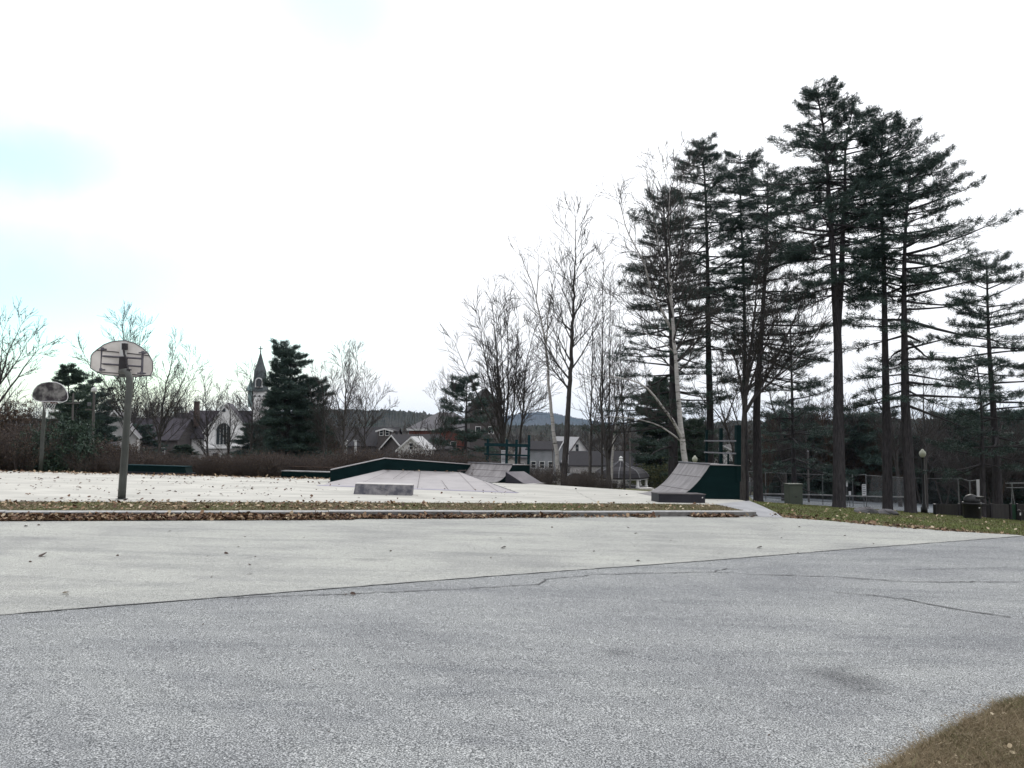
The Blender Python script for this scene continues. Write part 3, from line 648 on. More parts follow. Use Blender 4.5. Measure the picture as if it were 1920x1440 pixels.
# ---- long low green ledge, left
def low_ledge(name, px, py, w, d, h, rz, label, cat, mats, taper=.03, plinth=True):
    p = on_plane(px, py); o = E(name, p, rz, label, cat, tilt=True)
    mb = MB(); z0 = .07 if plinth else 0
    prism(mb, [(-w/2+.02, -d/2, z0), (w/2-.02, -d/2, z0), (w/2-taper, -d/2, h-.03), (-w/2+.02, -d/2, h-.03)], (0, d, 0)); mb.build('body', mats[0], o)
    mb = MB(); bbox(mb, -w/2+.0, w/2-taper+.02, -d/2-.02, d/2+.02, h-.03, h); mb.build('top_board', mats[1], o)
    return o
p = low_ledge('skate_ledge', 297, 888, 2.5, .55, .32, math.radians(-3), 'long dark green box ledge at the back of the court, right of the front hoop', 'skate ledge', (M_green, M_teal), .09)
mb = MB(); bbox(mb, -1.27, 1.33, -.31, .31, 0, .07); mb.build('plinth', M_black, p)
# ---- green box with a grind rail behind it
p = low_ledge('grind_box', 592, 894, 2.6, .6, .22, math.radians(-4), 'low green box with pale top edge and thin rail above, left of the funbox', 'grind box', (M_green, M_edge), .0, False)
mb = MB(); tube(mb, [(-1.25, .5, .36), (1.3, .5, .36)], .022, 8)
for x in (-1.15, 0, 1.15): tube(mb, [(x, .5, 0), (x, .5, .36)], .018, 6)
mb.build('grind_rail', M_bbark, p)

# ---- funbox: bank in front of a tall green jump
Lw, Rw = Vector((-6.4, 27.3, 0)), Vector((-1.4, 32.6, 0)); wd = (Rw-Lw).normalized()
def wall_hit(px, py):
    u, w = ray(px, py); nrm = Vector((-wd.y, wd.x, 0)); den = nrm.dot(Vector((u, 1, 0))); D = nrm.dot(Lw)/den
    return Vector((u*D, D, EYE+w*D))
l0 = wall_hit(619, 903); gl = plane_z(l0.x, l0.y); base = Vector((l0.x, l0.y, gl))
fb = E('funbox', base, 0, 'big funbox: dark green jump with a pale pinkish plywood bank along its front', 'skate ramp')
tops = [wall_hit(*p) for p in [(619, 882), (721, 860), (881, 871.5), (899, 897)]]
r0 = tops[3]; r0.z = plane_z(r0.x, r0.y)
poly = [base]+tops[:3]+[r0]; back = Vector((-.1, .5, 0))
mb = MB(); prism(mb, [p-base for p in poly], back); mb.build('jump_body', M_green, fb)
mb = MB()
for a, b in zip(tops[:2], tops[1:3]):
    u_ = Vector((0, 0, .022)); f = -Vector((-wd.y, wd.x, 0))*.03; A = [a+f-base, b+f-base, b+back-base, a+back-base]
    mb.add([tuple(v+u_*.15) for v in A]+[tuple(v+u_) for v in A], [(0, 1, 2, 3), (7, 6, 5, 4), (0, 4, 5, 1), (1, 5, 6, 2), (2, 6, 7, 3), (3, 7, 4, 0)])
mb.build('jump_deck', M_skin2, fb)
mb = MB(); sl = [wall_hit(*p) for p in [(857, 881), (876, 881), (879, 883.5), (857, 883.5)]]; off = -Vector((-wd.y, wd.x, 0))
prism(mb, [p+off*.004-base for p in sl], tuple(off*.02)); mb.build('slot', M_seam, fb)
fA = on_plane(604, 910); fB = on_plane(968, 923.5); T1 = wall_hit(718, 881); T2 = wall_hit(861, 885)
f_ = -Vector((-wd.y, wd.x, 0))*.004; T1 = T1+f_; T2 = T2+f_; Lb = Vector(base)+f_; Rb = r0+f_
gd = lambda p: Vector((p.x, p.y, plane_z(p.x, p.y)))
mb = MB(); V = [fA, fB, T2, T1, Lb, Rb, gd(T1), gd(T2)]
mb.add([tuple(v-base) for v in V], [(0, 1, 2, 3)]); k = mb.n-8
for f in [(0, 3, 4), (1, 5, 2)]: mb.f.append((np.array([f])+k, 0, None))
mb.f.append((np.array([(3, 2, 5, 4)])+k, 0, None)); mb.f.append((np.array([(0, 4, 5, 1)])+k, 0, None))
bank = mb.build('bank', M_skin, fb)
def bi(s, t): return (fA*(1-s)+fB*s)*(1-t)+(T1*(1-s)+T2*s)*t
nb = (fB-fA).cross(T1-fA).normalized()
mb = MB()
def seam(s0, t0_, s1, t1_, w=.007):
    a, b = bi(s0, t0_), bi(s1, t1_); d = (b-a).normalized(); c = d.cross(nb)*w
    A = [a-c, b-c, b+c, a+c]; A = [v+nb*.004 if nb.z > 0 else v-nb*.004 for v in A]; mb.add([tuple(v-base) for v in A], [(0, 1, 2, 3)])
for a in [(.17, 0, .10, .98), (.30, .45, .27, .98), (.50, 0, .47, .98), (.66, 0, .66, .46), (.80, 0, .97, .98), (.91, 0, .99, .5), (.02, .45, .98, .45), (.35, .45, .36, .98)]: seam(*a)
mb.build('panel_seams', M_seam, bank)
mb = MB(); dr = (fB-fA).normalized(); pn = Vector((dr.y, -dr.x, 0)).normalized()
if pn.y > 0: pn = -pn
V = [fA-dr*.1, fB+dr*.1, fB+pn*.28+dr*.05, fA+pn*.28-dr*.1]; mb.add([tuple(gd(v)-base+Vector((0, 0, .012 if i < 2 else .005))) for i, v in enumerate(V)], [(0, 1, 2, 3), (3, 2, 1, 0)][:1]); mb.build('toe_plate', M_plate, fb)
mb = MB(); tube(mb, [T2-base+Vector((0, 0, .006)), fB-base+Vector((0, 0, .01))], .012, 6); mb.build('hip_strip', M_edge, bank)
mb = MB(); rl = np.random.default_rng(5); s = rl.random(16); a = np.array(T1-base)+np.outer(s, np.array(T2-T1))+np.array(off)*.06
leaves(mb, a[:, 0], a[:, 1], a[:, 2]-.01, .09, rl, rl.random(16), .4); struct('ramp_leaves', mb, M_leaf, 'stuff').location = base

# ---- concrete block
base = on_plane(718, 928); cb = E('concrete_block', base, math.radians(1.5), 'scuffed grey concrete block with pale top and faded scribbles, in front of the bank', 'concrete block', tilt=True)
wB = 108*pxm(base.y); hB = 20.5*pxm(base.y)
mb = MB(); prism(mb, [(-wB/2-.01, 0, 0), (wB/2-.01, 0, 0), (wB/2, .02, hB-.02), (-wB/2+.03, .02, hB-.02)], (0, .42, 0)); blk = mb.build('block', M_conc, cb)
mb = MB(); prism(mb, [(-wB/2+.02, .01, hB-.02), (wB/2+.01, .01, hB-.02), (wB/2+.0, .02, hB), (-wB/2+.03, .02, hB)], (0, .42, 0)); mb.build('top_edge', M_conctop, cb)
mb = MB(); rr_ = random.Random(4)
for (cx, cz, n, w_) in [(-.20, .185, 14, .27), (-.17, .14, 12, .3), (.1, .125, 4, .06)]:
    pts = []
    for k in range(n): pts.append((cx+w_*k/n, .012-.002, cz+rr_.uniform(-.014, .014)))
    tube(mb, pts, .0035, 4)
mb.build('faded_scribble', M_dark, blk)

# ---- quarter pipes
def quarter_pipe(px, D, rz, tl, h, Lq, pl, label, rails):
    N_ = Vector(((px-960)/F*D, D, 0)); X = Vector((math.cos(rz), math.sin(rz), 0)); foot = N_-X*tl; foot.z = plane_z(foot.x, foot.y)
    o = E('quarter_pipe', foot, rz, label, 'skate ramp', tilt=True)
    n = 14; s = np.linspace(0, 1, n); prof = [(tl*a, 0, h*a**2.1-.02*(a > .02)) for a in s]
    mb = MB(); prism(mb, [(0.05, .02, 0.0)]+[(x, .02, max(z, .0)) for x, _, z in prof[2:]]+[(tl+pl, .02, h-.02), (tl+pl, .02, 0)], (0, Lq-.04, 0)); mb.build('ramp_body', M_green, o)
    mb = MB(); V = []
    for a in s:
        sl = 2.1*a**1.1*h/tl; nn = math.sqrt(1+sl*sl); x, z = tl*a, h*a**2.1
        V += [(x, 0, z), (x, Lq, z), (x+.014*sl/nn, 0, z-.014/nn), (x+.014*sl/nn, Lq, z-.014/nn)]
    V[0] = (-.12, 0, .004); V[1] = (-.12, Lq, .004); V[2] = (-.12, 0, -.004); V[3] = (-.12, Lq, -.004)
    f = []
    for k in range(n-1):
        a = 4*k; f += [(a, a+4, a+5, a+1), (a+2, a+3, a+7, a+6), (a, a+2, a+6, a+4), (a+1, a+5, a+7, a+3)]
    mb.add(V, f); surf = mb.build('ramp_surface', M_skin2, o, False)
    for sx0 in (.52, .80):
        mb = MB(); z_ = h*sx0**2.1; tube(mb, [(tl*sx0, .01, z_+.001), (tl*sx0, Lq-.01, z_+.001)], .008, 4); mb.build('seam', M_seam, surf)
    mb = MB(); bbox(mb, tl-.01, tl+pl+.02, -.01, Lq+.01, h-.018, h+.004); mb.build('deck', M_skin2, o)
    mb = MB(); tube(mb, [(tl-.01, -.01, h+.012), (tl-.01, Lq+.01, h+.012)], .026, 10); mb.build('coping', M_rail, o, True)
    mb = MB(); pts = [(tl*a, .006, h*a**2.1-.012) for a in s]; tube(mb, pts, .011, 4); mb.build('edge_trim', M_edge, o)
    rails(o, tl+pl, h, Lq); return o
def rails1(o, x, h, Lq):
    for k, (yy, hh, r) in enumerate([(Lq-.05, 1.12, .035), (Lq*.52, 1.16, .045), (.07, 1.24, .075)]):
        mb = MB(); box(mb, (x-.05, yy, h+hh/2-.25), (r*2, r*2, hh+.5)); mb.build('post', M_green, o)
    mb = MB(); box(mb, (x-.05, Lq*.3, h+.16), (.05, .05, .35)); mb.build('post', M_green, o)
    for z in (.75, .36):
        mb = MB(); box(mb, (x-.11, Lq/2, h+z), (.04, Lq-.05, .045)); mb.build('rail', M_rail, o)
quarter_pipe(1328, 23.7, math.radians(10), 1.4, 1.05, 2.42, 1.0, 'tall quarter pipe with dark green side and railing posts, below the big white birch', rails1)
def rails2(o, x, h, Lq):
    for yy in (.06, Lq*.30, Lq*.52, Lq-.08):
        mb = MB(); hh = {0: 1.22}.get(int(yy*10) if yy > .1 else 0, 1.02); box(mb, (x-.05, yy, h+hh/2-.2), (.08, .08, hh+.4)); mb.build('post', M_teal, o)
    for z, t in ((.78, .13), (.37, .07)):
        mb = MB(); box(mb, (x-.11, Lq/2, h+z), (.04, Lq+.1, t)); mb.build('rail', M_teal, o)
qp2 = quarter_pipe(960, 31.0, math.radians(52), 1.15, .67, 2.35, 1.2, 'low wide quarter pipe with teal double railing, right end of the funbox', rails2)
# notice board behind the railing
base = Vector(((946-960)/F*34.6, 34.6, 0)); base.z = float(gz(base.x, base.y))
nb_ = E('notice_board', base, 0, 'white notice board with lines of small print behind the teal railing', 'sign')
top = (W(946, 844, 34.6)-base).z; bot = (W(946, 869, 34.6)-base).z; w_ = 12*pxm(34.6)
mb = MB()
for x in (-.13, .13): box(mb, (x, .03, (top+.05)/2-.1), (.05, .05, top+.25))
mb.build('post', M_greenp, nb_)
mb = MB(); bbox(mb, -w_/2, w_/2, -.03, 0, bot, top); pan = mb.build('panel', M_signw, nb_)
mb = MB(); rr_ = random.Random(9)
for k in range(11):
    z = top-.06-k*(top-bot-.1)/11; bbox(mb, -w_/2+.02, w_/2-.02-rr_.uniform(0, .09), -.036, -.033, z, z+.014+(.014 if k % 4 == 0 else 0))
mb.build('print', M_signt, pan)

# ---- black kicker
A = on_plane(948, 906); base = Vector(A)
kk = E('kicker_ramp', base, math.radians(0), 'small black wedge kicker ramp in front of the low quarter pipe', 'skate ramp')
a0 = Vector((0, 0, 0)); l = Vector((.68, -.12, 0)); w_ = Vector((.72, .95, 0)); hz = Vector((0, 0, .44))
g = lambda v: Vector((v.x, v.y, -(B_*v.x+C_*v.y)+v.z))
mb = MB(); V = [g(v) for v in (a0, l, l+w_, w_, hz-Vector((0, 0, .02)), w_+hz-Vector((0, 0, .02)))]
mb.add([tuple(v) for v in V], [(0, 3, 2, 1), (0, 4, 5, 3)]); k = mb.n-6; mb.f.append((np.array([(0, 1, 4), (3, 5, 2)])+k, 0, None)); mb.build('wedge', M_black, kk)
mb = MB(); T = [g(v) for v in (hz, w_+hz, l+w_+Vector((.03, 0, .012)), l+Vector((.03, 0, .012)))]
mb.add([tuple(v) for v in T]+[tuple(v-Vector((0, 0, .018))) for v in T], [(0, 3, 2, 1), (4, 5, 6, 7), (0, 4, 7, 3), (1, 2, 6, 5), (0, 1, 5, 4), (3, 7, 6, 2)])
mb.build('riding_surface', pm('dark_ply', (.075, .07, .085), (.11, .10, .12), scale=3, rough=.5), kk)
mb = MB(); T = [g(v) for v in (l+Vector((.03, 0, .006)), l+w_+Vector((.03, 0, .006)), l+w_+Vector((.2, 0, .004)), l+Vector((.2, 0, .004)))]; mb.add([tuple(v) for v in T], [(0, 3, 2, 1)]); mb.build('toe_plate', M_conctop, kk)

# ---- black ledge in front of the tall quarter pipe
fl = on_plane(1235, 942); base = Vector(fl)
bl = E('skate_ledge', base, math.radians(9), 'black box ledge standing in front of the tall quarter pipe', 'skate ledge', tilt=True)
wl = 91*pxm(base.y)/math.cos(math.radians(4)); hl = 16.5*pxm(base.y)
mb = MB(); bbox(mb, 0, wl, 0, .62, 0, hl-.02); mb.build('body', M_black, bl)
mb = MB(); bbox(mb, -.01, wl+.02, -.012, .63, hl-.018, hl+.004); mb.build('top_board', pm('dark_top', (.05, .045, .05), (.10, .09, .095), scale=5, rough=.5), bl)
mb = MB(); bbox(mb, wl-.1, wl-.07, -.016, -.012+.008, hl*.55, hl*.68); mb.build('sticker', M_white, bl)

# ================================================================ RIGHT-HAND PARK
# ---- path lamps
def lamp(loc, H, label):
    o = E('path_lamp', loc, 0, label, 'lamp post', 'black path lamps with acorn globes')
    mb = MB(); lathe(mb, [(.20, -.1), (.20, .35), (.14, .42), (.13, .55), (.085, .62), (.075, H-.75), (.07, H-.62), (.11, H-.58), (.11, H-.52)], (0, 0, 0), 12); mb.build('post', M_blackp, o, True)
    mb = MB(); lathe(mb, [(.10, H-.52), (.17, H-.42), (.205, H-.30), (.18, H-.18), (.10, H-.10), (.085, H-.05), (.05, H-.02), (.02, H)], (0, 0, 0), 14); mb.build('globe', M_globe, o, True)
    return o
p = hit(1733, 962); Hl = (W(1733, 842, p.y)-p).z; lamp(p, Hl, 'black lamp post with pale acorn globe standing on the lawn between pines')
g_ = ground(1301, 58); g_.z -= 0; Hl2 = (W(1301, 854, 58)-g_).z; lamp(g_, Hl2, 'path lamp whose pale globe shows just above the tall quarter pipe')
# wooden post beside the lamp
g_ = ground(1727, p.y+1.5); o = E('timber_post', g_, 0, 'plain grey timber post right beside the lamp on the lawn', 'post'); mb = MB(); hh = (W(1729, 856, g_.y)-g_).z; tube(mb, [(0, 0, -.3), (.0, 0, hh)], [.10, .08], 8)
mb.build('shaft', M_wood, o); mb = MB(); lathe(mb, [(.09, hh), (.09, hh+.02), (.03, hh+.05)], (0, 0, 0), 8); mb.build('cap', M_dark, o)
# ---- litter bin
p = hit(1823, 973); s = pxm(p.y)
o = E('litter_bin', p, math.radians(8), 'squat black litter bin with domed lid on the lawn, far right', 'litter bin')
R_ = 15*s; H1 = 31*s
mb = MB(); lathe(mb, [(R_*.93, -.05), (R_*.96, .03), (R_, .1), (R_*1.0, H1-.12), (R_*1.08, H1-.1), (R_*1.08, H1), (R_*.98, H1)], (0, 0, 0), 20); mb.build('body', M_blackp, o, True)
mb = MB(); lathe(mb, [(R_*.9, H1), (R_*.95, H1+.04), (R_*.88, H1+7*s), (R_*.6, H1+12*s), (R_*.2, H1+14.5*s), (.01, H1+15*s)], (0, 0, 0), 20); lid = mb.build('lid', M_blackp, o, True)
mb = MB(); box(mb, (R_*.55, -R_*.5, H1+9*s), (R_*1.1, R_*.8, 4*s)); mb.build('hood', M_blackp, lid)
mb = MB(); box(mb, (R_*1.35, 0, H1-6*s), (R_*.75, R_*.5, 6*s)); tube(mb, [(R_*.9, 0, H1-3*s), (R_*1.6, 0, H1-3*s)], .03, 6); mb.build('side_handle', M_blackp, o)
mb = MB(); box(mb, (R_*.2, -R_*1.02, H1-9*s), (.06, .02, .04)); mb.build('sticker', M_white, o)
# ---- utility cabinet
D = 40.; g_ = ground(1488, D); s = pxm(D); z1 = (W(1488, 909, D)-g_).z; w_ = 26*s
o = E('utility_cabinet', g_, math.radians(4), 'faded grey green utility cabinet at the edge of the lawn', 'utility cabinet')
mb = MB(); box(mb, (0, .3, z1/2-.1), (w_, .6, z1+.2)); bb = mb.build('body', M_cab, o)
mb = MB(); box(mb, (0, .3, z1+.02), (w_+.05, .68, .05)); mb.build('lid', M_cab, o)
mb = MB(); box(mb, (-.02, -.008, z1*.5), (w_-.12, .012, z1*.72)); dr_ = mb.build('door', M_cab, o)
mb = MB(); box(mb, (0, -.03, z1*.42), (.1, .03, .04)); mb.build('handle', M_dark, dr_)
# ---- rocks
def rock(px, py, w_, h_, seed, label):
    p = hit(px, py); s = pxm(p.y); r = np.random.default_rng(seed); mb = MB(); nu, nv = 16, 9
    th_ = np.arange(nu)*2*math.pi/nu; V = []
    for i in range(nv):
        ph = math.pi/2*(1-i/(nv-1)); 
        for t in th_:
            k = 1+.12*math.sin(2*t+seed)+.09*math.sin(3*t+ph*4+seed)+.05*r.normal()
            V.append((w_*s/2*k*math.cos(t)*math.cos(ph)**.7, w_*s*.35*k*math.sin(t)*math.cos(ph)**.7, h_*s*math.sin(ph)**.8*(1+.05*r.normal())-.06))
    V = np.array(V); i, j = np.meshgrid(np.arange(nv-1), np.arange(nu), indexing='ij'); j2 = (j+1) % nu
    mb.add(V, np.stack([i*nu+j, (i+1)*nu+j, (i+1)*nu+j2, i*nu+j2], -1).reshape(-1, 4)); o = mb.build('boulder', M_rock, None, False); o.location = p; tag(o, label, 'boulder', None)
rock(1622, 962, 44, 14, 1, 'long low grey boulder between the forked pine and the middle pine'); rock(1663, 965, 38, 13, 2, 'rounded grey boulder at the foot of the middle pine')
rock(1862, 966, 34, 12, 5, 'flat pale heap-shaped rock behind the litter bin')
# ---- tennis court, net and fences
TD = 62.; TD2 = 75.
c_ = [ground(1415, 52), ground(1760, 52), ground(1800, 96), ground(1400, 96)]
xs_ = np.linspace(0, 1, 24); ys_ = np.linspace(0, 1, 24); V = []
for b in ys_:
    for a in xs_:
        v = (c_[0]*(1-a)+c_[1]*a)*(1-b)+(c_[3]*(1-a)+c_[2]*a)*b; V.append((v.x, v.y, float(gz(v.x, v.y))+.03))
i, j = np.meshgrid(np.arange(23), np.arange(23), indexing='ij'); mb = MB(); mb.add(V, np.stack([i*24+j, i*24+j+1, (i+1)*24+j+1, (i+1)*24+j], -1).reshape(-1, 4)); struct('tennis_court', mb, M_tennis)
def chain_fence(name, pts, label, r=.035, mid=True, wire=.11):
    """pts: list of (px, D, py_top); every post its own part"""
    P0 = ground(pts[0][0], pts[0][1]); o = E(name, P0, 0, label, 'fence'); tops, bots = [], []
    for px, D, py in pts:
        g = ground(px, D); t = W(px, py, D); t = Vector((g.x, g.y, t.z)); tops.append(t-P0); bots.append(g-P0)
        mb = MB(); tube(mb, [g-P0-Vector((0, 0, .2)), t-P0+Vector((0, 0, .04))], r, 8); mb.build('post', M_fence, o)
    mb = MB(); tube(mb, tops, r*.7, 6); mb.build('top_rail', M_fence, o)
    if mid: mb = MB(); tube(mb, [b+(t-b)*.12 for t, b in zip(tops, bots)], r*.6, 6); mb.build('bottom_rail', M_fence, o)
    A, Bq = [], []
    for a, b, c, d in zip(bots[:-1], bots[1:], tops[:-1], tops[1:]):
        ln = (b-a).length; hh = (c-a).length; n = int(ln/wire)
        for k in range(n+1):
            for sgn in (1, -1):
                s0 = k/n; s1 = s0+sgn*hh/ln; e = 1.0
                if s1 > 1: e = (1-s0)/(s1-s0); s1 = 1
                if s1 < 0: e = (0-s0)/(s1-s0); s1 = 0
                lo = a+(b-a)*s0; hi0 = a+(b-a)*s1; hi1 = c+(d-c)*s1; A.append(tuple(lo)); Bq.append(tuple(hi0+(hi1-hi0)*e))
    mb = MB(); segs(mb, A, Bq, [.0018]*len(A), [.0018]*len(A), 3); mb.build('chain_link', M_fence, o); return o
chain_fence('chain_link_fence', [(1400, 66, 884), (1432, 64, 886), (1538, 60, 890), (1594, 60, 891), (1619, 60, 890)], 'tall galvanised chain link fence between cabinet and forked pine')
chain_fence('chain_link_fence', [(1619, 60, 891), (1700, 78, 896), (1791, 78, 898)], 'thin sagging stretch of chain link fence behind the middle pines', .02, False, .16)
chain_fence('chain_link_fence', [(1791, 50, 896), (1812, 50, 902), (1834, 50, 899)], 'narrow tall fence panel with three posts behind the litter bin', .04, False)
# net
P0 = ground(1425, 58); o = E('tennis_net', P0, 0, 'sagging tennis net with white band across the dark court', 'tennis net')
nt_ = [(1425, 58, 925), (1480, 57, 925.5), (1540, 56, 927), (1600, 55, 929), (1650, 54, 930.5), (1700, 53, 931)]
tp = [W(a, c, b)-P0 for a, b, c in nt_]; mb = MB()
for a, b in zip(tp[:-1], tp[1:]):
    mb.add([a, b, b+Vector((0, .03, -.09)), a+Vector((0, .03, -.09)), a+Vector((0, .03, 0)), b+Vector((0, .03, 0))], [(0, 1, 2, 3), (0, 4, 5, 1)])
mb.build('white_band', M_signw, o)
A, Bq = [], []
for (a, b), (g0, g1) in zip(zip(tp[:-1], tp[1:]), zip([(q_[0], q_[1]) for q_ in nt_[:-1]], [(q_[0], q_[1]) for q_ in nt_[1:]])):
    lo0 = ground(*g0)-P0; lo1 = ground(*g1)-P0; n = 34
    for k in range(n): A.append(tuple(a+(b-a)*k/n)); Bq.append(tuple(lo0+(lo1-lo0)*k/n+Vector((0, 0, .05))))
    for k in range(1, 12): A.append(tuple(a+(lo0-a)*k/12)); Bq.append(tuple(b+(lo1-b)*k/12))
mb = MB(); segs(mb, A, Bq, [.006]*len(A), [.006]*len(A), 3); mb.build('mesh', M_dark, o)
for a in (nt_[0], nt_[-1]):
    mb = MB(); g = ground(a[0], a[1]); t = W(a[0], a[2], a[1]); tube(mb, [g-P0-Vector((0, 0, .2)), Vector((g.x, g.y, t.z+.05))-P0], .05, 8); mb.build('post', M_fence, o)
# white signs on the fence
def sign(px, y0, y1, wpx, D, label, lines=5, post=True):
    g = ground(px, D); o = E('sign', g, 0, label, 'sign'); s = pxm(D); z1 = (W(px, y0, D)-g).z; z0 = (W(px, y1, D)-g).z; w_ = wpx*s
    mb = MB(); bbox(mb, -w_/2, w_/2, -.06, -.035, z0, z1); p_ = mb.build('panel', M_signw, o)
    if lines:
        mb = MB()
        for k in range(lines):
            z = z1-(z1-z0)*(k+.8)/(lines+.6); bbox(mb, -w_*.38, w_*(.38-.15*(k % 3 == 1)), -.066, -.062, z, z+(z1-z0)*.28/lines)
        mb.build('print', M_signt, p_)
    if post: mb = MB(); tube(mb, [(0, 0, -.2), (0, 0, z1)], .03, 6); mb.build('post', M_fence, o)
    return o
sign(1614.5, 908, 929, 7.5, 59.5, 'tall white notice with print on the fence beside the forked pine'); sign(1588, 921, 928, 4.5, 59.5, 'small white plate on the fence left of the tall notice', 0)
sign(1583, 902, 912, 3, 59.8, 'narrow pale strip sign high on the fence behind the forked pine', 0)
sign(1826.5, 899, 930, 5.5, 45, 'slim white sign on a post standing right behind the litter bin', 0)
# low board wall with green panels
mb0 = [(1744, 46), (1790, 45), (1797, 45), (1809, 45), (1850, 44), (1886, 44), (1898, 44), (1935, 43.5), (2050, 43)]
P0 = ground(1744, 46); o = E('board_fence', P0, 0, 'low grey board fence with dark green panels behind the litter bin', 'fence')
for k, ((a, Da), (b, Db_)) in enumerate(zip(mb0[:-1], mb0[1:])):
    g0, g1 = ground(a+.3, Da)-P0, ground(b-.3, Db_)-P0; zt0 = (W(a, 945, Da)-P0).z; zt1 = (W(b, 946, Db_)-P0).z; mb = MB()
    prism(mb, [g0-Vector((0, 0, .15)), g1-Vector((0, 0, .15)), Vector((g1.x, g1.y, zt1)), Vector((g0.x, g0.y, zt0))], (0, .06, 0)); mb.build('green_panel' if k in (2, 5) else 'board_panel', M_greenp if k in (2, 5) else M_boardwall, o)
for a, D in mb0[:-1]:
    mb = MB(); g = ground(a, D)-P0; zt = (W(a, 944, D)-P0).z; box(mb, (g.x, g.y-.04, (g.z+zt)/2-.1), (.1, .1, zt-g.z+.2)); mb.build('post', M_dark, o)
# black bollards by the board fence
for px, lb in ((1746, 'short black bollard at the left end of the board fence'), (1902, 'left one of the two short black bollards before the swing'), (1914, 'right one of the two short black bollards before the swing')):
    D = 42.; g = ground(px, D); o = E('bollard', g, 0, lb, 'bollard', 'black bollards by the board fence'); mb = MB(); tube(mb, [(0, 0, -.2), (0, 0, .52)], .09, 10); mb.build('shaft', M_blackp, o); mb = MB(); lathe(mb, [(.1, .52), (.1, .56), (.05, .6)], (0, 0, 0), 10); mb.build('cap', M_blackp, o)
    if px != 1746: mb = MB(); box(mb, (0, -.1, .38), (.06, .02, .14)); mb.build('reflector', M_white, o)
# swing frame
P0 = ground(1905, 52); o = E('swing_frame', P0, 0, 'thin metal swing frame half out of view at the right edge', 'swing')
mb = MB(); zt = (W(1905, 906, 52)-P0).z; tube(mb, [(-.65, 0, zt), (2.6, 0, zt)], .03, 8); mb.build('top_bar', M_fence, o)
mb = MB(); tube(mb, [(-.65, 0, zt), (-.95, 0, zt)], .02, 6); tube(mb, [(-.9, 0, zt-.3), (2.6, 0, zt-.3)], .02, 6); mb.build('cross_bar', M_fence, o)
for x, dx in ((-.55, .35), (-.5, -.1), (2.4, .3)): mb = MB(); tube(mb, [(x, 0, zt), (x+dx, .1, -.2)], .03, 8); mb.build('leg', M_fence, o)
P0 = ground(1862, 50); o = E('slide_pole', P0, 0, 'slanting thin brown pole leaning near the swing frame', 'pole'); mb = MB(); tube(mb, [(-.15, 0, -.1), (.2, 0, .8), ((W(1884, 903, 50)-P0).x, 0, (W(1884, 903, 50)-P0).z)], .028, 6); mb.build('shaft', M_bbark, o); mb = MB(); lathe(mb, [(.05, -.05), (.05, .05)], (-.15, 0, 0), 8); mb.build('base', M_dark, o)

# ================================================================ BUILDINGS FAR BEHIND
def gable(mb, w, d, h, rh, m=0, y0=0.):
    prism(mb, [(-w/2, y0, -1.5), (w/2, y0, -1.5), (w/2, y0, h), (0, y0, h+rh), (-w/2, y0, h)], (0, d, 0), m)
def roof(w, d, h, rh, y0=0., ov=.35, th=.18, mat=None, parent=None, name='roof'):
    mb = MB(); sl = rh/(w/2); x = w/2+ov; zo = h-ov*sl
    for s in (-1, 1):
        a = [(s*x, y0-ov, zo), (0, y0-ov, h+rh), (0, y0-ov, h+rh+th), (s*x, y0-ov, zo+th)]; prism(mb, [(p[0], p[1], p[2]+.02) for p in a], (0, d+2*ov, 0))
    return mb.build(name, mat, parent)
def trim(w, h, rh, y0, parent, mat, ov=.35):
    mb = MB(); sl = rh/(w/2); x = w/2+ov; zo = h-ov*sl
    for s in (-1, 1): prism(mb, [(s*x, y0-ov-.06, zo-.12), (0, y0-ov-.06, h+rh-.12), (0, y0-ov-.06, h+rh+.16), (s*x, y0-ov-.06, zo+.16)], (0, .055, 0))
    return mb.build('barge_board', mat, parent)
def window(parent, x, z, w, h, y=-.03, frame=None, rz=0, face='y'):
    """frame + pane; face y = front, x = side wall (x is then the wall's x, y runs along it)"""
    mb = MB(); t = .09
    def bb(a0, a1, z0, z1, dep, m=0, q=mb):
        if face == 'y': bbox(q, x+a0, x+a1, y-dep, y+.02, z+z0, z+z1, m)
        else: sgn = 1 if x > 0 else -1; bbox(q, min(x-.02*sgn, x+dep*sgn), max(x-.02*sgn, x+dep*sgn), y+a0, y+a1, z+z0, z+z1, m)
    bb(-w/2-t, w/2+t, h/2, h/2+t, .06); bb(-w/2-t, w/2+t, -h/2-t, -h/2, .08); bb(-w/2-t, -w/2, -h/2, h/2, .06); bb(w/2, w/2+t, -h/2, h/2, .06); bb(-w/2, w/2, -.03, .03, .05)
    f = mb.build('window', frame or M_white, parent); m2 = MB(); bb(-w/2, w/2, -h/2, h/2, .03, 0, m2); m2.build('pane', M_glass, f); return f
